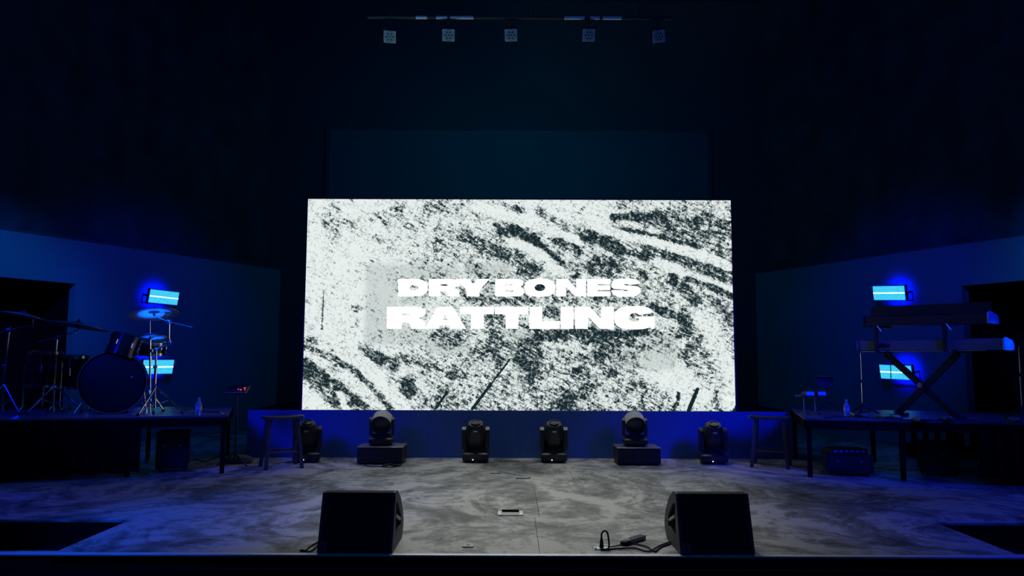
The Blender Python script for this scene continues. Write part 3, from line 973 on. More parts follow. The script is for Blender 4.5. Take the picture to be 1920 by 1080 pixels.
# ================================================================== FLOOR MONITORS
def wedge(x0, x1, handed, label, loc_y, tilt=0):
    t = thing('floor_monitor', ((x0 + x1) / 2, loc_y, 0), label, 'speaker', 'wedge floor monitors at the front edge of the stage', tilt)
    w = x1 - x0
    prof = [(0.0, .012), (.02, 0), (.46, 0), (.53, .06), (.545, .115), (.50, .21), (.37, .325), (.22, .398), (.17, .405), (.125, .398)]
    body = MB().prism(prof, -w / 2 + .016, w / 2 - .016).build('cabinet', M['carpet'], t, bevel=.004)
    inner = [(y * .985 + .004, z * .985 + .004) for y, z in prof]
    MB().prism([(.545, .12), (.50, .212), (.37, .327), (.225, .388), (.228, .392), (.375, .332), (.506, .216), (.551, .122)], -w / 2 + .03, w / 2 - .03).build('grille', M['black'], t)
    for sx in (-1, 1):
        # cheek with an open handle pocket
        pk = [(.15, .335), (.27, .29), (.40, .19), (.40, .12), (.15, .08)]
        xo, xi = sx * w / 2, sx * (w / 2 - .018)
        n = len(prof)
        # ring face between outline and pocket: split into quads by nearest ordering
        outer = prof
        cen = (.25, .22)
        def cast(poly, ang):
            best = None
            dx, dy = math.cos(ang), math.sin(ang)
            for i in range(len(poly)):
                (ax, ay), (bx, by) = poly[i], poly[(i + 1) % len(poly)]
                ex, ey = bx - ax, by - ay
                den = dx * ey - dy * ex
                if abs(den) < 1e-9: continue
                tt = ((ax - cen[0]) * ey - (ay - cen[1]) * ex) / den
                ss = ((ax - cen[0]) * dy - (ay - cen[1]) * dx) / den
                if tt > 0 and -1e-6 <= ss <= 1 + 1e-6: best = tt if best is None else max(best, tt)
            return (cen[0] + dx * best, cen[1] + dy * best)
        angs = sorted([math.atan2(p[1] - cen[1], p[0] - cen[0]) for p in outer + pk])
        O = [cast(outer, a_) for a_ in angs]; I = [cast(pk, a_) for a_ in angs]
        k = len(angs)
        vs_ = [(xo, *p) for p in O] + [(xo, *p) for p in I] + [(xi, *p) for p in I] + [(xi, *p) for p in O]
        fs = []
        for i in range(k):
            j = (i + 1) % k
            for r_ in range(4):
                r2 = (r_ + 1) % 4
                fs.append([r_ * k + i, r_ * k + j, r2 * k + j, r2 * k + i])
        c_ = MB().add(vs_, fs).build('side_cheek', M['side'], t)
        tag(c_, 'grey side cheek with a cut out handle')
        MB().box((sx * (w / 2 - .0165), .275, .205), (.004, .24, .25)).build('handle_pocket', M['void'], c_)
        tag(MB().cyl((sx * (w / 2 - .006), .165, .235), (sx * (w / 2 - .006), .36, .165), .012, n=10).build('handle_bar', M['plastic'], c_), 'pale handle bar')
    MB().box((-w / 2 + .045, -.002, .05), (.05, .012, .07)).build('socket_plate', M['metalgrey'], t)
    MB().box((0, .3, .005), (w * .5, .02, .01)).build('foot', M['rubber'], t)
    return t


yb = YF + 0.03
l0, l1 = P(594, 1040, yb), P(735, 1040, yb)
wl = wedge(l0.x, l1.x, 'l', 'black wedge speaker at the stage edge, left of the centre', yb)
r0, r1 = P(1276, 1040, yb), P(1416, 1040, yb)
wr = wedge(r0.x, r1.x, 'r', 'black wedge speaker at the stage edge, right of the centre', yb)


# ================================================================== SMALL ITEMS ON THE STAGE FLOOR
def curve_pts(pts, sub=6):
    pts = [Vector(p) for p in pts]
    out_ = []
    for i in range(len(pts) - 1):
        p0, p1, p2, p3 = pts[max(i - 1, 0)], pts[i], pts[i + 1], pts[min(i + 2, len(pts) - 1)]
        for k in range(sub):
            t = k / sub
            out_.append(.5 * ((2 * p1) + (p2 - p0) * t + (2 * p0 - 5 * p1 + 4 * p2 - p3) * t * t + (3 * p1 - p0 - 3 * p2 + p3) * t ** 3))
    out_.append(pts[-1])
    return out_


def floor_cable(pix, label, r_=.006, name='cable', z=0.0, group=None):
    pts = [F(x, y, z) + Vector((0, 0, r_ + .001)) for x, y in pix]
    o = MB().path(curve_pts(pts), r_, 6).build(name, M['rubber'])
    return tag(o, label, 'cable', group)


# recessed floor box
p = F(957, 963)
t = thing('floor_socket_box', (p.x, p.y, 0), 'metal floor socket box with an open lid in the middle of the stage', 'floor box')
fr_ = MB()
for sx in (-1, 1):
    fr_.box((sx * .095, 0, .004), (.030, .17, .008))
    fr_.box((0, sx * .078, .004), (.16, .014, .008))
fr_.build('frame', M['nosing'], t, bevel=.002)
MB().box((0, 0, .0015), (.16, .142, .003)).build('opening', M['metalgrey'], t)
MB().box((0, .066, .012), (.15, .006, .02)).build('lid_edge', M['black'], t)
p = F(878, 1024)
t = thing('floor_plate', (p.x, p.y, 0), 'small grey socket plate on the floor near the stage edge, left of centre', 'floor plate', 'small floor plates')
MB().rbox((0, 0, .004), (.085, .085, .008), .003).build('plate', M['metalgrey'], t)
MB().cyl((0, 0, .008), (0, 0, .010), .012, n=10).build('cap', M['black'], t)
for (x, y, w_, d_, lab) in ((981, 897, .17, .05, 'thin dark metal plate lying on the floor midway to the screen'), (955, 865.5, .27, .07, 'dark flat floor plate close under the middle of the screen'), (929, 888, .12, .04, 'tiny dark floor plate in front of the left centre moving head')):
    p = F(x, y)
    t = thing('floor_plate', (p.x, p.y, 0), lab, 'floor plate', 'small floor plates')
    MB().rbox((0, 0, .004), (w_, d_, .008), .003).build('plate', M['black'], t)
    MB().box((0, 0, .009), (w_ * .7, d_ * .3, .002)).build('lid', M['metalgrey'], t)
p = F(895, 868)
tag(MB().rbox((p.x, p.y, .006), (.035, .03, .012), .004).build('tape_scrap', M['plastic']), 'small white scrap on the floor below the left centre moving head', 'scrap')

# floor outlet with a plug standing in it
p = F(1128, 1029)
t = thing('floor_outlet', (p.x, p.y, 0), 'open metal floor outlet with a black plug, left of the right wedge', 'outlet')
MB().rbox((0, 0, .004), (.105, .075, .008), .003).build('plate', M['nosing'], t)
MB().box((-.045, -.03, .012), (.012, .012, .01)).build('hinge', M['steel'], t)
pg = thing('power_cable', (p.x, p.y, .008), 'black plug and looped cable standing up from the floor outlet', 'cable')
MB().cyl((0, 0, 0), (0, 0, .055), .016, .012, 12).cyl((0, 0, .055), (0, 0, .075), .010, .006, 12).build('plug', M['rubber'], pg)
lp = [(0, 0, .07), (.002, 0, .10), (.02, 0, .118), (.042, 0, .105), (.05, -.005, .06), (.052, -.01, .01), (.03, -.04, .0), (-.01, -.045, .0), (.02, -.055, .0), (.09, -.03, 0.0)]
q = [Vector(v_) for v_ in lp]
org = Vector((p.x, p.y, .008))
for (x, y) in ((1160, 1031), (1190, 1030), (1215, 1036), (1236, 1026), (1262, 1016)):
    q.append(F(x, y) - org + Vector((0, 0, .009)))
MB().path(curve_pts(q), .0065, 6).build('cord', M['rubber'], pg)

# power strip lying on the floor
p = F(1192, 1015)
t = thing('power_strip', (p.x, p.y, 0), 'grey power strip with sockets lying left of the right wedge', 'power strip', rz=R(48))
MB().rbox((0, 0, .018), (.21, .055, .034), .006).build('body', M['metalgrey'], t)
for k in range(5):
    MB().box((-.075 + .036 * k, 0, .0365), (.022, .03, .003)).build('socket', M['black'], t)
MB().rbox((-.14, 0, .016), (.07, .05, .03), .006).build('plug', M['rubber'], t)
floor_cable([(1172, 1020), (1195, 1022), (1215, 1028), (1228, 1036), (1238, 1028), (1260, 1020)], 'black cord looping from the power strip to the right wedge')
floor_cable([(1130, 1026), (1155, 1025), (1178, 1017), (1195, 1008)], 'thin cord running from the floor outlet to the power strip', .004)
floor_cable([(562, 1034), (572, 1034), (582, 1026), (596, 1018)], 'black cord end at the left side of the left wedge', .006)
floor_cable([(566, 1033), (580, 1036), (590, 1030), (597, 1022)], 'second black cord curling against the left wedge', .006)
# cable loop in front of the left case
floor_cable([(752, 874), (735, 877), (712, 876), (690, 875), (684, 872), (695, 870), (715, 869), (738, 868), (752, 864), (758, 862)], 'thin black cable looped in front of the left black case', .006)
p = F(738, 874)
tag(MB().path(curve_pts([F(x, y) + Vector((0, 0, .015)) for x, y in ((718, 876), (730, 873), (742, 874.5), (752, 874))]), .014, 8).build('cable_connector', M['rubber']), 'black connector lying on the cable loop by the left case', 'connector')
floor_cable([(725, 872), (735, 868), (733, 864), (745, 862.5)], 'short black cord curling beside the left case', .005)


# ================================================================== RISERS AT BOTH SIDES
ZR = 0.68


def riser(A, Bp, label, ext, depth, nlegs):
    "deck whose front edge runs from A (inner end) through Bp and on by ext"
    A, Bp = Vector((A.x, A.y, 0)), Vector((Bp.x, Bp.y, 0))
    d = (Bp - A).normalized()
    ln = (Bp - A).length + ext
    back = Vector((-d.y, d.x, 0))
    if back.y < 0: back = -back
    t = thing('stage_riser', tuple(A), label, 'riser')
    Mx = Matrix((d, back, Vector((0, 0, 1)))).transposed().to_4x4()
    Mx = Matrix.Translation(A) @ Mx
    nd = 4
    for k in range(nd):
        MB().box((ln * (k + .5) / nd, depth / 2, ZR - .012), (ln / nd - .006, depth, .024), Mx).build('deck_board', M['ply'], t, world=True, flat=True)
    fr2 = MB()
    fr2.box((ln / 2, .02, ZR - .075), (ln, .04, .10), Mx).box((ln / 2, depth - .02, ZR - .075), (ln, .04, .10), Mx)
    fr2.box((.02, depth / 2, ZR - .075), (.04, depth, .10), Mx).box((ln - .02, depth / 2, ZR - .075), (.04, depth, .10), Mx)
    fr2.build('frame', M['void'], t, world=True)
    for k in range(nlegs):
        for yy in (.05, depth - .05):
            x = .05 + (ln - .1) * k / (nlegs - 1)
            MB().box((x, yy, (ZR - .12) / 2), (.05, .05, ZR - .12), Mx).build('leg', M['void'], t, world=True)
    return Mx, ln, d, back


MRL, LNL, dRL, bRL = riser(F(428, 778, ZR), F(0, 786.5, ZR), 'black drum riser on legs at the left side of the stage', 1.8, 1.75, 5)
MRR, LNR, dRR, bRR = riser(F(1508, 783.5, ZR), F(1920, 793, ZR), 'black keyboard riser on legs at the right side of the stage', 1.8, 1.75, 5)


def on_riser(Mx, x, y):
    p = Mx @ Vector((x, y, 0)); return p


# black skirts hung along the riser fronts, ending above the floor
def skirt(Mx, x0, x1, z0, label):
    n = int((x1 - x0) / .04)
    vs_, fs = [], []
    for i in range(n + 1):
        x = x0 + (x1 - x0) * i / n
        y = -.022 - .014 * math.sin(i * 1.7)
        vs_ += [(x, y, z0 + .01 * math.sin(i * .9)), (x, y * .6 - .004, ZR - .03)]
    for i in range(n): fs.append([2 * i, 2 * i + 2, 2 * i + 3, 2 * i + 1])
    tag(MB().add(vs_, fs, Mx).build('riser_skirt', M['void']), label, 'skirt')


skirt(MRL, 0.92, LNL, .06, 'black cloth skirt hanging along the front of the drum riser')
skirt(MRR, 1.78, LNR, .08, 'black cloth skirt hanging along the front of the keyboard riser')


def road_case(Mx, x, y, sx, sy, sz, label, latches=2):
    p = on_riser(Mx, x, y)
    rz = math.atan2((Mx.to_3x3() @ Vector((1, 0, 0))).y, (Mx.to_3x3() @ Vector((1, 0, 0))).x)
    if Mx is MRL: rz += math.pi
    t = thing('road_case', (p.x, p.y, 0), label, 'case', rz=rz)
    MB().rbox((0, 0, sz / 2 + .05), (sx, sy, sz - .0), .012).build('body', M['black'], t)
    ed = MB()
    for a_ in (-1, 1):
        ed.box((a_ * (sx / 2), -sy / 2, sz / 2 + .05), (.018, .018, sz)); ed.box((0, -sy / 2, sz / 2 + .05 + a_ * sz / 2), (sx, .018, .018))
    ed.build('edge_trim', M['lamp_body'], t)
    for k in range(latches):
        MB().box((-sx / 2 + sx * (k + .5) / latches, -sy / 2 - .006, sz * .62 + .05), (.03, .014, .02)).build('latch', M['metalgrey'], t)
    for a_ in (-1, 1):
        for b_ in (-1, 1):
            MB().cyl((a_ * sx * .4 - .012, b_ * sy * .38, .025), (a_ * sx * .4 + .012, b_ * sy * .38, .025), .025, n=12).build('castor', M['rubber'], t)
    return t


road_case(MRL, .62, .50, .34, .36, .42, 'black case under the inner end of the drum riser')
road_case(MRR, .50, .42, .50, .40, .20, 'low black case under the inner end of the keyboard riser')
road_case(MRR, 1.55, .70, .36, .36, .34, 'black case deep under the keyboard riser', 1)
# rack device with a row of lit buttons on the low case
p = on_riser(MRR, .22, .36)
pr_ = F(1522, 837, .29)
t = thing('patch_bay', (P(1522, 840, pr_.y).x, on_riser(MRR, .50, .42).y - .02, .25), 'flat black rack box with a row of pale sockets on the low case', 'rack unit')
t.location.x = on_riser(MRR, .50, .42).x - .02
MB().rbox((0, 0, .03), (.42, .26, .055), .006).build('body', M['black'], t)
for k in range(6):
    MB().box((-.17 + .065 * k, -.132, .034), (.032, .006, .014)).build('socket', M['label'], t)
# posts of a rail standing behind the keyboard riser, seen under its deck
a, b2 = P(1694, 850, 10.75), P(1826, 850, 10.4)
dr_ = Vector((b2.x - a.x, b2.y - a.y, 0)); n = 7
t = thing('guard_rail', (a.x, a.y, 0), 'dark rail of upright posts seen under and behind the keyboard riser', 'rail')
for k in range(n):
    q = dr_ * (k / (n - 1))
    MB().box((q.x, q.y, .27), (.06, .05, .54)).build('post', M['void'], t)
q = dr_.normalized()
Mx = Matrix((q, Vector((-q.y, q.x, 0)), Vector((0, 0, 1)))).transposed().to_4x4()
MB().box((dr_.length / 2, 0, .57), (dr_.length + .1, .07, .06), Mx).build('top_rail', M['void'], t)
MB().box((dr_.length / 2, .05, .09), (dr_.length + .1, .02, .18), Mx).build('lower_board', M['void'], t)
# connector box on the front of the drum riser skirt
p = P(22, 852, 8.38)
t = thing('connector_box', (p.x, p.y, 0), 'small black connector box with shiny jacks standing before the drum riser skirt', 'box')
MB().rbox((0, .07, p.z), (.22, .10, 2 * p.z), .008).build('body', M['black'], t)
for (x, z) in ((-.05, .07), (-.005, .07), (-.01, -.01), (.03, .015), (.03, -.045)):
    MB().cyl((x, .02, p.z + z), (x, .0, p.z + z), .011, n=10).build('jack', M['steel'], t)
# grey cloth bag by the left riser
p = F(446, 868)
bg_ = MB()
bg_.lathe([(.0, .0), (.17, .005), (.2, .03), (.18, .075), (.11, .10), (.0, .11)], Matrix.Translation((p.x, p.y, 0)) @ Matrix.Diagonal((1.0, .6, 1, 1)), 20)
tag(bg_.build('cloth_bag', M['bag']), 'soft grey cloth bag on the floor between drum riser and left stool', 'bag')
floor_cable([(366, 862), (385, 866), (400, 860), (420, 853), (432, 850)], 'thin cable trailing on the floor from under the drum riser', .006)

# control panel on a thin stand
Y0 = 9.55
a, b2 = P(424, 737, Y0), P(466, 737, Y0)
cx = (a.x + b2.x) / 2
t = thing('monitor_mixer', (cx, Y0, 0), 'small tilted mixer with red lights on a thin stand right of the drums', 'mixer')
Mx = Matrix.Translation((0, 0, P(445, 731, Y0).z)) @ Matrix.Rotation(R(28), 4, 'X')
bd = MB().rbox((0, 0, 0), (.27, .19, .035), .006, Mx).build('body', M['lamp_body'], t)
MB().box((0, -.092, .015), (.272, .008, .012), Mx).build('front_trim', M['metalgrey'], bd)
for (x, y) in ((.02, -.02), (.05, -.03), (.06, -.03), (.085, .01), (.10, .02), (.105, -.03)):
    MB().cyl(Mx @ Vector((x, y, .017)), Mx @ Vector((x, y, .026)), .006, n=8).build('red_light', M['red'], bd)
for k in range(5):
    MB().cyl(Mx @ Vector((-.10 + .022 * k, .03, .017)), Mx @ Vector((-.10 + .022 * k, .03, .034)), .007, n=8).build('knob', M['black'], bd)
zc = P(445, 731, Y0).z
MB().cyl((0, 0, .06), (0, 0, zc - .01), .011, n=8).build('pole', M['lamp_body'], t)
for k in range(3):
    a_ = R(90 + 120 * k)
    MB().cyl((0, 0, .16), (.22 * math.cos(a_), .22 * math.sin(a_), .012), .010, n=8).build('leg', M['black'], t)


# water bottles
def bottle(px, py, base_z, label):
    p = F(px, py, base_z)
    t = thing('water_bottle', (p.x, p.y, base_z), label, 'bottle', 'clear water bottles on the risers')
    MB().lathe([(.0, .002), (.030, .0), (.034, .008), (.033, .05), (.035, .055), (.033, .06), (.034, .115), (.035, .12), (.032, .135), (.018, .165), (.013, .175), (.013, .185), (.0, .185)], None, 20).build('bottle_body', M['clear'], t)
    MB().lathe([(.0, .185), (.015, .185), (.015, .200), (.013, .203), (.0, .203)], None, 16).build('cap', M['plastic'], t)
    MB().lathe([(.0355, .065), (.0355, .11), (.0362, .11), (.0362, .065)], None, 20, close=True).build('label_wrap', M['label'], t)


bottle(372, 778.5, ZR, 'clear water bottle on the inner end of the drum riser')
bottle(1588, 781.5, ZR, 'clear water bottle on the inner end of the keyboard riser')


# ================================================================== DRUMS
def tube(t, pts, r_, name, m_='chrome', Y=None, n=8):
    q = [P(x, y, yy) for x, y, yy in pts]
    return MB().path(q, r_, n).build(name, M[m_], t, world=True)


def drum(name, c, axis, r_, depth, label, cat='drum', legs=None, badge=False, lugs=8, head_mat='skin'):
    "front head centred on c, shell running along -axis"
    ax = Vector(axis).normalized()
    base = Vector((c.x, c.y, ZR))
    t = thing(name, tuple(base), label, cat)
    Mx = axis_matrix(c, ax, (1, 0, 0) if abs(ax.x) < .9 else (0, 1, 0))
    MB().lathe([(r_ * .97, 0), (r_ * .97, -depth)], Mx, 40).build('shell', M['shell'], t, world=True)
    MB().lathe([(0, .004), (r_ * .9, .004), (r_ * .965, -.004)], Mx, 40).build('front_head' if abs(ax.z) < .5 else 'drum_head', M[head_mat], t, world=True)
    for z in (.0, -depth):
        MB().lathe([(r_ * .965, z + .012), (r_ * 1.02, z + .012), (r_ * 1.02, z - .022), (r_ * .965, z - .022)], Mx, 40, close=True).build('hoop', M['chrome'] if name in ('floor_tom', 'snare_drum') else M['shell'], t, world=True)
    for k in range(lugs):
        a_ = 2 * math.pi * (k + .5) / lugs
        ca, sa = math.cos(a_), math.sin(a_)
        lg = MB()
        lg.cyl(Mx @ Vector((r_ * 1.01 * ca, r_ * 1.01 * sa, .005)), Mx @ Vector((r_ * 1.01 * ca, r_ * 1.01 * sa, -depth * .42)), .0045, n=6)
        lg.cyl(Mx @ Vector((r_ * 1.0 * ca, r_ * 1.0 * sa, -depth * .36)), Mx @ Vector((r_ * 1.0 * ca, r_ * 1.0 * sa, -depth * .6)), .013, n=8)
        lg.build('lug', M['chrome'], t, world=True)
    return t, Mx


# bass drum facing the hall
YB = 8.98
zc = ZR + .385
c0 = P(211, 724, YB); rb = 0.365
c0.z = ZR + rb + .012
t, Mx = drum('bass_drum', c0, (.45, -1, 0), rb, .42, 'black bass drum standing upright in the middle of the drum riser')
for sx in (-1, 1):
    MB().cyl((c0.x + sx * .33, c0.y + .10, c0.z - .12), (c0.x + sx * .43, c0.y - .02, ZR + .008), .009, n=8).build('spur', M['chrome'], t, world=True)
MB().cyl(Mx @ Vector((.20, .06, .006)), Mx @ Vector((.20, .06, .012)), .012, n=10).build('badge', M['label'], t, world=True)
MB().path([Mx @ Vector(((rb + .003) * math.cos(R(a_)), (rb + .003) * math.sin(R(a_)), .014)) for a_ in range(0, 361, 8)], .005, 5).build('rim', M['steel'], t, world=True)

# rack tom over the bass drum
ct = P(237, 634, 9.15)
t, Mx = drum('rack_tom', ct, (.12, .35, .9), .17, .24, 'black rack tom mounted above the bass drum', lugs=6)
MB().cyl(Mx @ Vector((0, 0, -.2)), (c0.x + .05, c0.y + .22, c0.z + rb - .02), .012, n=8).build('mount_arm', M['chrome'], t, world=True)
# floor toms left of the bass drum
for (px, py, r_, dp, Y, lab) in ((136, 668, .19, .38, 9.45, 'black floor tom tucked behind the left edge of the bass drum'), (84, 660, .20, .40, 9.25, 'black floor tom at the left of the drum kit')):
    c_ = P(px, py, Y)
    t, Mx = drum('floor_tom', c_, (.02, -.05, 1), r_, dp, lab, lugs=8)
    for k in range(3):
        a_ = R(40 + 120 * k + 200)
        x, y = c_.x + (r_ + .02) * math.cos(a_), c_.y + (r_ + .02) * math.sin(a_)
        MB().path([(x, y, c_.z - .12), (x, y, ZR + .08), (x + .05 * math.cos(a_), y + .05 * math.sin(a_), ZR + .012)], .008, 8).build('leg', M['chrome'], t, world=True)
        MB().cyl((x + .05 * math.cos(a_), y + .05 * math.sin(a_), ZR + .001), (x + .05 * math.cos(a_), y + .05 * math.sin(a_), ZR + .03), .013, n=8).build('rubber_foot', M['rubber'], t, world=True)
# snare drum right of the rack tom on its stand
cs = P(284, 643, 9.62)
t, Mx = drum('snare_drum', cs, (.05, -.1, 1), .17, .13, 'shallow snare drum beside the rack tom under the hi-hat', lugs=8)
MB().cyl((cs.x, cs.y, cs.z - .16), (cs.x, cs.y, ZR + .22), .012, n=8).build('stand_pole', M['chrome'], t, world=True)
for k in range(3):
    a_ = R(30 + 120 * k)
    MB().cyl((cs.x, cs.y, cs.z - .20), (cs.x + .15 * math.cos(a_), cs.y + .15 * math.sin(a_), cs.z - .13), .007, n=6).build('basket_arm', M['chrome'], t, world=True)
    MB().cyl((cs.x, cs.y, ZR + .25), (cs.x + .22 * math.cos(a_ + .5), cs.y + .22 * math.sin(a_ + .5), ZR + .012), .008, n=6).build('leg', M['chrome'], t, world=True)


def cymbal_mesh(c, nrm, r_, t, label=None):
    Mx = axis_matrix(c, nrm, (1, 0, 0))
    prof = [(.0, .028), (.012, .028), (.035, .022), (r_ * .2, .006), (r_ * .6, -.010), (r_, -.030), (r_, -.032), (r_ * .6, -.013), (r_ * .2, .002), (.035, .018), (.0, .020)]
    cy = MB().lathe(prof, Mx, 48).build('cymbal', M['cymbal'], t, world=True)
    if label: cy['label'] = label
    MB().cyl(Mx @ Vector((0, 0, .02)), Mx @ Vector((0, 0, .045)), .018, n=12).cyl(Mx @ Vector((0, 0, .045)), Mx @ Vector((0, 0, .065)), .009, n=8).build('wing_nut', M['rubber'], t, world=True)
    MB().lathe([(.0, .030), (r_ * .24, .010), (r_ * .24, .006), (0, .02)], Mx, 24).build('bell', M['lamp_body'], cy, world=True)
    MB().lathe([(.012, -.012), (r_ * .22, -.004), (r_ * .22, 0), (.012, .01)], Mx, 24).build('bell', M['lamp_body'], cy, world=True)
    MB().cyl(Mx @ Vector((0, 0, -.05)), Mx @ Vector((0, 0, .0)), .014, n=10).build('felt', M['rubber'], t, world=True)
    return Mx


def tripod(t, x, y, ztop, spread, m_='chrome', rot=0, z0=ZR):
    for k in range(3):
        a_ = R(90 + rot + 120 * k)
        ex, ey = x + spread * math.cos(a_), y + spread * math.sin(a_)
        MB().cyl((x, y, ztop), (ex, ey, z0 + .018), .011, n=8).cyl((x, y, z0 + (ztop - z0) * .3), ((x + ex) / 2, (y + ey) / 2, z0 + (ztop - z0) * .5), .007, n=6).build('leg', M[m_], t, world=True)
        MB().cyl((ex, ey, z0 + .001), (ex, ey, z0 + .028), .017, n=8).build('rubber_foot', M['rubber'], t, world=True)


# crash cymbal on the boom stand right of the kit
Y = 9.0
base = F(292, 776, ZR); base.y = Y; base.x = P(290, 776, Y).x
t = thing('cymbal_stand', (base.x, Y, ZR), 'chrome boom stand at the right of the kit with a tilted blue-lit crash cymbal', 'cymbal')
tube(t, [(290, 765, Y), (290, 722, Y), (292, 690, Y)], .017, 'lower_pole')
tube(t, [(291.5, 700, Y), (293, 655, Y)], .013, 'upper_pole')
tube(t, [(293, 656, Y), (300, 651, Y), (318, 645, Y), (320, 640, Y)], .011, 'offset_arm')
tube(t, [(319, 644, Y), (316.5, 634, Y), (317, 604, Y)], .012, 'boom_pole')
tube(t, [(361, 614, Y), (317, 603.5, Y), (302, 598, Y), (293, 592, Y), (289, 587, Y)], .0065, 'boom_arm')
for (x, y, r_) in ((317, 603, .030), (320, 643, .026), (293, 655, .024), (291, 688, .026), (290, 722, .024), (297, 596, .016)):
    p = P(x, y, Y)
    MB().cyl(p - Vector((.7 * r_, 0, 0)), p + Vector((.7 * r_, 0, 0)), r_ * .8, n=12).cyl(p - Vector((0, r_ * 1.5, 0)), p + Vector((0, r_ * 1.5, 0)), r_ * .4, n=8).build('clamp', M['chrome'], t, world=True)
tripod(t, base.x, Y, P(290, 725, Y).z, .30, rot=-70)
cymbal_mesh(P(289, 585, Y), (-.17, .17, 1), .285, t, 'blue-lit bronze crash cymbal tilted to the left')

# hi-hat
Y = 9.22
x = P(281, 700, Y).x
t = thing('hi_hat', (x, Y, ZR), 'hi-hat pair of small blue-lit cymbals on a straight thin chrome stand', 'cymbal')
tube(t, [(281.5, 600, Y), (281.5, 628, Y)], .004, 'pull_rod')
tube(t, [(281.5, 628, Y), (281, 775, Y)], .012, 'pole')
p = P(284, 630, Y)
for dz, s_ in ((.006, 1), (-.022, -1)):
    Mx = axis_matrix((x + .012, Y, p.z + dz), (0.02 * s_, .14 * s_, s_), (1, 0, 0))
    MB().lathe([(.0, .022), (.03, .02), (.045, .008), (.18, -.008), (.18, -.010), (.045, .006), (.0, .018)], Mx, 40).build('cymbal', M['cymbal'], t, world=True)
MB().cyl((x, Y, p.z - .2), (x, Y, p.z - .16), .03, n=12).build('clutch', M['chrome'], t, world=True)
tripod(t, x, Y, ZR + .28, .24, rot=-20)
pd = MB(); pd.box((x - .02, Y - .30, ZR + .012), (.09, .28, .012)).cyl((x, Y - .16, ZR + .02), (x, Y - .02, ZR + .10), .008, n=6)
pd.build('pedal', M['steel'], t, world=True)

# ride cymbal, dark against the wall, over the floor toms
Y = 9.20
x = P(101, 770, Y).x
t = thing('cymbal_stand', (x, Y, ZR), 'boom stand with a wide dark ride cymbal over the floor toms', 'cymbal')
tube(t, [(100, 772, Y), (101, 700, Y), (103, 670, Y)], .015, 'lower_pole')
tube(t, [(103, 680, Y), (107, 635, Y)], .011, 'upper_pole')
tube(t, [(70, 641.5, Y), (107, 632, Y), (138, 623, Y), (147, 618, Y), (146, 607, Y)], .007, 'boom_arm')
for (px, py, r_) in ((107, 634, .032), (103, 676, .024), (141, 621, .018)):
    p = P(px, py, Y)
    MB().cyl(p - Vector((.7 * r_, 0, 0)), p + Vector((.7 * r_, 0, 0)), r_ * .8, n=12).cyl(p - Vector((0, 0, r_)), p + Vector((0, 0, r_)), r_ * .5, n=8).build('clamp', M['chrome'], t, world=True)
tripod(t, x, Y, ZR + .34, .32, rot=35)
cymbal_mesh(P(146, 607, Y), (.13, .12, 1), .36, t, 'wide dark ride cymbal')

# third boom stand at the left edge of the frame
Y = 9.0
x = P(5, 775, Y).x
t = thing('cymbal_stand', (x, Y, ZR), 'chrome boom stand at the far left edge with a dim cymbal', 'cymbal')
tube(t, [(4, 772, Y), (5, 720, Y), (9, 680, Y)], .015, 'lower_pole')
tube(t, [(9, 690, Y), (17, 622, Y)], .011, 'upper_pole')
tube(t, [(-12, 626, Y), (17, 619, Y), (40, 614, Y), (61, 611, Y)], .007, 'boom_arm')
for (px, py, r_) in ((17, 619, .032), (8, 686, .024), (61, 611, .018)):
    p = P(px, py, Y)
    MB().cyl(p - Vector((.7 * r_, 0, 0)), p + Vector((.7 * r_, 0, 0)), r_ * .8, n=12).cyl(p - Vector((0, 0, r_)), p + Vector((0, 0, r_)), r_ * .5, n=8).build('clamp', M['chrome'], t, world=True)
tripod(t, x, Y, ZR + .34, .32, rot=5)
tube(t, [(61, 611, Y), (62, 600, Y), (50, 590, Y)], .006, 'cymbal_rod')
cymbal_mesh(P(44, 588, Y), (.16, .12, 1), .26, t, 'dim cymbal')

# thin metal bar lying on the riser
a, b2 = F(326, 773.5, ZR), F(414, 776.5, ZR)
t = thing('folded_stand', tuple((a + b2) / 2), 'folded thin metal stand lying on the drum riser behind the bottle', 'stand')
MB().cyl(a + Vector((0, 0, .02)), b2 + Vector((0, 0, .02)), .012, n=8).build('tube', M['chrome'], t, world=True)
MB().cyl(b2 + Vector((-.03, .02, .02)), b2 + Vector((.06, -.1, .012)), .010, n=8).build('end_leg', M['chrome'], t, world=True)


# ================================================================== KEYBOARDS
KT = R(-50)
KA = Vector((math.cos(KT), math.sin(KT), 0))          # long axis, left far end to right near end
KN = Vector((math.sin(KT), -math.cos(KT), 0))         # towards the hall
KE = P(1607, 657, 9.2)                                # far left lower corner of the lower board


def on_k(px, py, off=0.0):
    "photograph point on the vertical plane of the keyboards' hall side, off metres behind it"
    o = KE - KN * off
    d = ray(px, py)
    return ORG + d * ((o - ORG).dot(KN) / d.dot(KN))


def sk(px, py=650): return (on_k(px, py) - KE).dot(KA)


ZK = KE.z
ZU = on_k(1615, 612).z


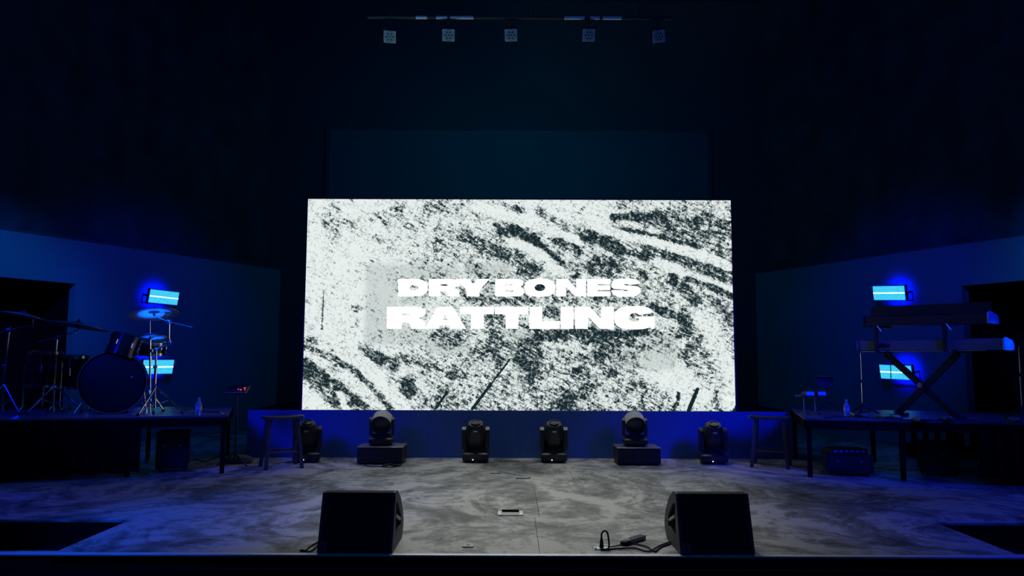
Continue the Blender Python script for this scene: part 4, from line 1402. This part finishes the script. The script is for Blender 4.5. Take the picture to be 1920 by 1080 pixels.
def keyboard(name, s0, s1, zf, hgt, off, label, body, cap, keys=True):
    c = KE + KA * ((s0 + s1) / 2) - KN * off
    t = thing(name, (c.x, c.y, zf), label, 'keyboard', rz=KT)
    w = s1 - s0
    prof = [(0, 0), (.29, 0), (.29, hgt * .72), (.24, hgt * .78), (.03, hgt), (0, hgt * .88)]
    MB().prism(prof, -w / 2 + .02, w / 2 - .02).build('body', body, t, bevel=.004)
    for sx in (-1, 1):
        e = MB().prism([(-.012, -.005), (.31, -.005), (.31, hgt * .45), (.25, hgt * .85), (.05, hgt + .012), (-.012, hgt * .9)], sx * (w / 2 - .02), sx * w / 2).build('end_cheek', cap if sx > 0 else body, t, bevel=.003)
        if sx > 0: e['label'] = 'end cheek with its bright light put into the pale colour'
    kb = MB()
    for k in range(int((w - .2) / .024)):
        kb.box((-w / 2 + .1 + .024 * k, .26, hgt * .77), (.0225, .10, .018))
    tag(kb.build('keys', M['keys'], t), kind='stuff')
    MB().box((-w * .30, -.004, hgt * .45), (.14, .006, hgt * .35)).build('socket_panel', M['black'], t)
    return t


sL, sR = 0.0, sk(1884, 640)
keyboard('stage_keyboard', sL, sR, ZK, .125, 0, 'long grey stage keyboard on the lower tier of the stand', M['keygrey'], M['lit_endcap'])
uL, uR = sk(1614, 600), sk(1852, 590)
keyboard('upper_keyboard', uL, uR, ZU, .12, .04, 'black keyboard on the upper tier of the stand', M['black'], M['lit_endcap'])
c = KE + KA * ((uL + uR) / 2) - KN * .20
t = thing('music_rest', (c.x, c.y, ZU + .13), 'dark sloping music rest on the upper keyboard', 'music rest', rz=KT)
MB().box((0, .0, .058), (uR - uL - .06, .012, .115), Matrix.Rotation(R(-14), 4, 'X')).build('panel', M['black'], t)
MB().box((0, -.02, .001), (uR - uL - .06, .05, .008)).build('ledge', M['black'], t)

# crossed keyboard stand, in the plane of the keyboards
c = on_k(1733, 775, .15)
st = thing('keyboard_stand', (c.x, c.y, ZR), 'thick black crossed stand holding the two keyboards', 'stand', rz=KT)
WI = W[st].inverted()
def lk(px, py, off): return WI @ on_k(px, py, off)
for off, top, bot in ((.11, (1797, 660), (1682, 777)), (.19, (1660, 660), (1796, 781))):
    a_, b_ = lk(*top, off), lk(*bot, off)
    a_.z = ZK - ZR - .035; b_.z = .035
    Mx = axis_matrix((a_ + b_) / 2, (b_ - a_), (0, 1, 0))
    MB().rbox((0, 0, 0), (.04, .075, (b_ - a_).length), .006, Mx).build('leg', M['lamp_body'], st)
    MB().box((a_.x, 0, ZK - ZR - .018), (.045, .36, .034)).build('arm', M['lamp_body'], st)
    MB().box((b_.x, 0, .02), (.05, .46, .036)).build('foot', M['rubber'], st)
p = lk(1730, 722, .15)
MB().cyl((p.x, -.09, p.z), (p.x, .09, p.z), .03, n=14).build('pivot', M['steel'], st)
for px in (1656, 1784):
    x_ = lk(px, 640, .15).x
    MB().box((x_, -.185, (ZK + ZU) / 2 - ZR - .01), (.04, .03, ZU - ZK + .02)).box((x_, .0, ZU - ZR - .012), (.035, .38, .02)).build('tier_post', M['lamp_body'], st)
    MB().cyl((x_ + .03, -.215, ZU - ZR), (x_ + .08, -.215, ZU - ZR - .07), .006, n=6).build('tier_clamp', M['steel'], st)
MB().cyl(lk(1615, 659, .0) * 1.0, lk(1850, 656, .0), .011, n=8).build('front_rail', M['chrome'], st)

# straight stands beside the keyboards
def straight_stand(px, ptop, Y, label, boom=None):
    x = P(px, 700, Y).x
    t = thing('microphone_stand', (x, Y, ZR), label, 'stand')
    MB().cyl((x, Y, ZR + .12), (x, Y, P(px, ptop + 50, Y).z), .010, n=8).build('lower_pole', M['chrome'], t, world=True)
    MB().cyl((x, Y, P(px, ptop + 55, Y).z), (x, Y, P(px, ptop, Y).z), .006, n=8).build('upper_pole', M['chrome'], t, world=True)
    MB().cyl((x, Y, P(px, ptop + 53, Y).z - .02), (x, Y, P(px, ptop + 53, Y).z + .02), .015, n=10).build('clutch', M['rubber'], t, world=True)
    tripod(t, x, Y, ZR + .16, .2, m_='lamp_body', rot=20)
    if boom:
        MB().path([P(a_, b_, Y) for a_, b_ in boom], .006, 6).build('boom', M['chrome'], t, world=True)
    return t


straight_stand(1615.5, 662, 9.0, 'thin chrome stand under the left end of the keyboards')
straight_stand(1913, 650, 8.6, 'thin chrome stand at the far right edge of the stage')

# small table stand with two glossy boxes at the inner end of the riser
Y = 9.35
xa, xb = P(1507, 740, Y).x, P(1528, 740, Y).x
zt_ = P(1520, 742, Y).z
t = thing('tray_stand', ((xa + xb) / 2, Y, ZR), 'small tray on two thin legs at the inner end of the keyboard riser', 'stand')
xc = (P(1496, 740, Y).x + P(1545, 740, Y).x) / 2; ww = P(1545, 740, Y).x - P(1496, 740, Y).x
MB().box((xc, Y, zt_), (ww, .24, .012)).build('tray', M['black'], t, world=True)
for x_ in (xa, xb):
    MB().cyl((x_, Y, ZR + .02), (x_, Y, zt_ - .005), .008, n=8).build('leg', M['metalgrey'], t, world=True)
    MB().box((x_, Y, ZR + .011), (.03, .22, .02)).build('foot', M['black'], t, world=True)
MB().cyl(P(1506, 736, Y - .1), P(1492, 745, Y - .1), .006, n=6).build('side_rod', M['steel'], t, world=True)
for k, (px, lab) in enumerate(((1515, 'left of two small glossy boxes on the tray stand'), (1537, 'right of two small glossy boxes on the tray stand'))):
    p = P(px, 738, Y)
    q = thing('effect_box', (p.x, Y, zt_ + .006), lab, 'effects box', 'glossy boxes on the tray stand')
    MB().box((0, 0, .025), (.105, .16, .05), top=(.94, .8)).build('body', M['glossbox'], q, bevel=.004)
    for kx in (-.03, 0, .03):
        MB().cyl((kx, -.02, .05), (kx, -.02, .062), .009, n=8).build('knob', M['black'], q)
# music stand behind it
Y = 9.8
p = P(1548, 707, Y)
t = thing('music_stand', (p.x, Y, ZR), 'music stand with a thin lit edge behind the tray stand', 'stand')
Mx = Matrix.Translation((0, 0, (p.z - ZR))) @ Matrix.Rotation(R(70), 4, 'X')
MB().box((0, .0, 0), (.22, .14, .006), Matrix.Translation((0, 0, (p.z - ZR) - .05)) @ Matrix.Rotation(R(65), 4, 'X')).build('desk', M['black'], t)
MB().box((0, -.02, (p.z - ZR) + .01), (.22, .05, .006)).build('ledge', M['metalgrey'], t)
MB().cyl((0, .01, .10), (0, .01, (p.z - ZR) - .02), .010, n=8).build('pole', M['black'], t)
for k in range(3):
    a_ = R(90 + 120 * k)
    MB().cyl((0, .01, .14), (.2 * math.cos(a_), .01 + .2 * math.sin(a_), .012), .008, n=6).build('leg', M['black'], t)


# pedals and odds on the keyboard riser
def pedal(px, py, label, w_=.10, rz=0.0, m_='metalgrey'):
    p = F(px, py, ZR)
    t = thing('foot_pedal', (p.x, p.y, ZR), label, 'pedal', 'foot pedals on the keyboard riser', rz)
    MB().box((0, 0, .014), (w_, .16, .028), top=(.9, .92)).build('housing', M['lamp_body'], t, bevel=.004)
    MB().box((0, -.01, .036), (w_ * .8, .13, .008), Matrix.Rotation(R(7), 4, 'X')).build('foot_plate', M[m_], t)
    MB().cyl((w_ * .2, -.06, .03), (w_ * .2, -.06, .046), .010, n=8).build('switch', M['steel'], t)


pedal(1604, 781, 'small flat pedal just right of the water bottle', .12, .1, 'steel')
pedal(1621, 783, 'narrow dark pedal between bottle and keyboard stand', .07, -.2)
pedal(1660, 784.5, 'pale-topped pedal left of the crossed stand foot', .14, .2, 'steel')
pedal(1681, 786, 'dark pedal at the left foot of the crossed stand', .09, -.1, 'steel')
pedal(1728, 789, 'dark volume pedal under the middle of the crossed stand', .15, .1)
pedal(1776, 789, 'dark volume pedal at the right foot of the crossed stand', .12, -.1)
pedal(1900, 791, 'small pedal near the far right edge of the riser', .08, .1)
pts = [F(x_, y_, ZR) + Vector((0, 0, .007)) for x_, y_ in ((1545, 784), (1575, 783), (1606, 783), (1640, 785), (1668, 786), (1700, 788), (1760, 789), (1830, 790))]
tag(MB().path(curve_pts(pts), .006, 6).build('cable', M['rubber']), 'black cable running along the front of the keyboard riser', 'cable')
pts = [on_k(1661, 659, -.02), on_k(1668, 668, -.03), on_k(1670, 690, -.03), on_k(1671, 730, -.03)]
pts.append(Vector((pts[-1].x + .03, pts[-1].y, ZR + .008)))
tag(MB().path(curve_pts(pts), .005, 6).build('hanging_cable', M['rubber']), 'thin cable hanging from the lower keyboard past the blue light', 'cable')


# ================================================================== BLUE WALL LIGHTS
def led_material():
    m = bpy.data.materials.new('cyan_led_panel')
    m.use_nodes = True
    nt, N, L = nodes_of(m); N.clear()
    out = N.new('ShaderNodeOutputMaterial'); em = N.new('ShaderNodeEmission'); L.new(em.outputs[0], out.inputs[0])
    tc = N.new('ShaderNodeTexCoord')
    ch = N.new('ShaderNodeTexNoise'); ch.inputs['Scale'].default_value = 60
    L.new(tc.outputs['Object'], ch.inputs['Vector'])
    r = N.new('ShaderNodeValToRGB')
    r.color_ramp.elements[0].position = .3; r.color_ramp.elements[0].color = (0.02, 0.48, 0.85, 1)
    r.color_ramp.elements[1].position = .7; r.color_ramp.elements[1].color = (0.09, 0.74, 0.98, 1)
    L.new(ch.outputs['Fac'], r.inputs['Fac']); L.new(r.outputs[0], em.inputs[0])
    em.inputs[1].default_value = 1.0
    return m


M['led'] = led_material()
M['ledline'] = emit('white_led_line', (0.45, 0.95, 1.0), 2.5)
M['ledglow'] = emit('blue_led_glow', (0.0, 0.16, 1.0), 1.0)  # glow around the panel put into an emitting rim


def led_light(on, Mw, px, py, wpx, hpx, lean, label):
    s_, z_, p = on(px, py)
    sL, _, _ = on(px - wpx / 2, py); sR, _, _ = on(px + wpx / 2, py)
    _, zT, _ = on(px, py - hpx / 2); _, zB, _ = on(px, py + hpx / 2)
    w_, h_ = abs(sR - sL), zT - zB
    t = thing('led_strobe_light', tuple(p), label, 'stage light', 'cyan LED strobe panels on the side walls')
    off = .26
    k = (p - ORG).length
    sc = (k - off * 1.05) / k
    w_ *= sc; h_ *= sc
    d3 = (ORG - p).normalized()
    ct_ = p + d3 * (off / max(.3, d3.dot(nL if on is onL else nR)))
    Mx3 = Mw.to_3x3().to_4x4()
    Mx = Matrix.Translation(ct_) @ Mx3 @ Matrix.Rotation(lean, 4, 'Y') @ Matrix.Rotation(R(-10), 4, 'X')
    body = MB().box((0, -.035, 0), (w_ + .03, .05, h_ + .03), Mx).build('housing', M['black'], t, world=True)
    e = .007
    MB().box((0, -.008, 0), (w_ + .012, .006, h_ + .012), Mx).build('rim', M['ledglow'], t, world=True)
    MB().box((0, -.003, h_ * .27), (w_, .008, h_ * .44), Mx).build('led_panel', M['led'], t, world=True)
    MB().box((0, -.003, -h_ * .27), (w_, .008, h_ * .44), Mx).build('led_panel', M['led'], t, world=True)
    MB().box((0, .001, 0), (w_, .008, h_ * .085), Mx).build('strobe_line', M['ledline'], t, world=True)
    yk = MB()
    for sx in (-1, 1):
        yk.box((sx * (w_ / 2 + .02), -.10, 0), (.008, .12, .03), Mx)
    yk.box((0, -.15, -h_ * .62), (w_ + .05, .012, .02), Mx)
    for sx in (-1, 1): yk.box((sx * (w_ / 2 + .02), -.15, -h_ * .31), (.008, .012, h_ * .66), Mx)
    yk.build('bracket', M['black'], t, world=True)
    # added lamp behind the fixture, standing in for its glow halo
    l = bpy.data.lights.new('halo_fill', 'SPOT'); l.color = (0.0, 0.003, 1.0); l.energy = HALO; l.shadow_soft_size = .04
    l.spot_size = R(140); l.spot_blend = 1.0
    o = bpy.data.objects.new('halo_lamp', l); COL.objects.link(o)
    o.location = Mx @ Vector((0, -.065, 0))
    look(o, o.location + (Mw.to_3x3() @ Vector((0, -1, 0))))
    return t


HALO = 110
led_light(onL, MxL, 308, 557.5, 53, 24, R(1.3), 'tilted cyan strobe light above the crash cymbal on the left wall')
led_light(onL, MxL, 297, 688, 56, 26, R(0), 'cyan strobe light behind the drum stands on the left wall')
led_light(onR, MxR, 1666, 549.5, 58, 26, R(-4), 'cyan strobe light above the keyboards on the right wall')
led_light(onR, MxR, 1679, 698, 58, 26, R(-1), 'cyan strobe light under the keyboards on the right wall')


# ================================================================== OVERHEAD BAR
YT = 9.0
a, b2 = P(690, 32, YT), P(1262, 34, YT)
t = thing('lighting_bar', (0, YT, a.z), 'overhead lighting pipe high above the stage', 'lighting bar')
MB().cyl((a.x, YT, a.z), (b2.x, YT, a.z), .024, n=12).build('pipe', M['lamp_body'], t, world=True)
for (x0, x1) in ((780, 801), (818, 839), (844, 888), (1058, 1096), (1106, 1124), (1130, 1165)):
    u0, u1 = P(x0, 32, YT), P(x1, 32, YT)
    tag(MB().cyl((u0.x, YT, a.z), (u1.x, YT, a.z), .0262, n=12).build('bare_sleeve', M['steel'], t, world=True), 'bare shiny stretch of pipe')
for px in (760, 1000, 1200):
    u = P(px, 32, YT)
    MB().cyl((u.x, YT, a.z), (u.x, YT, 8.9), .006, n=6).build('hanger', M['black'], t, world=True)


def par(px, py, lean, label):
    p = P(px, py, YT)
    t = thing('overhead_wash_light', (p.x, YT, p.z), label, 'stage light', 'square wash lights under the overhead pipe')
    s_ = .155
    Mx = Matrix.Rotation(lean, 4, 'Y') @ Matrix.Rotation(R(28), 4, 'X')
    MB().rbox((0, .06, 0), (s_, .12, s_ * .92), .015, Mx).build('housing', M['lamp_body'], t)
    fc = MB().rbox((0, -.004, 0), (s_, .012, s_ * .95), .004, Mx).build('face_plate', M['face'], t)
    MB().lathe([(.060, 0), (.060, .006), (.064, .006), (.064, 0)], Mx @ axis_matrix((0, -.008, 0), (0, -1, 0), (1, 0, 0)), 24, close=True).build('ring', M['lens_dark'], fc)
    for k in range(7):
        a_ = R(60 * k)
        r_ = 0 if k == 6 else .038
        c_ = Vector((r_ * math.cos(a_), -.010, r_ * math.sin(a_)))
        MB().cyl(Mx @ c_, Mx @ (c_ + Vector((0, -.006, 0))), .0125, n=12).build('lens', M['lens_dark'], fc)
    ztop = P(px, 33, YT).z - p.z
    yk = MB()
    for sx in (-1, 1): yk.box((sx * (s_ / 2 + .012), .05, .06), (.006, .03, .14))
    yk.box((0, .05, .13), (s_ + .03, .03, .006)); yk.cyl((0, .05, .13), (0, .02, ztop - .02), .008, n=6)
    yk.build('yoke', M['black'], t)
    MB().box((0, .02, a.z - p.z), (.03, .075, .075)).build('clamp', M['black'], t)


par(731, 69, R(4), 'brightest square seven-lens light, leftmost under the overhead pipe')
par(841, 66, R(2), 'square seven-lens light second from the left overhead')
par(958, 66, R(-2), 'square seven-lens light in the middle overhead')
par(1104, 66, R(0), 'dim square light second from the right overhead')
par(1235, 68, R(-8), 'tilted square light rightmost under the overhead pipe')
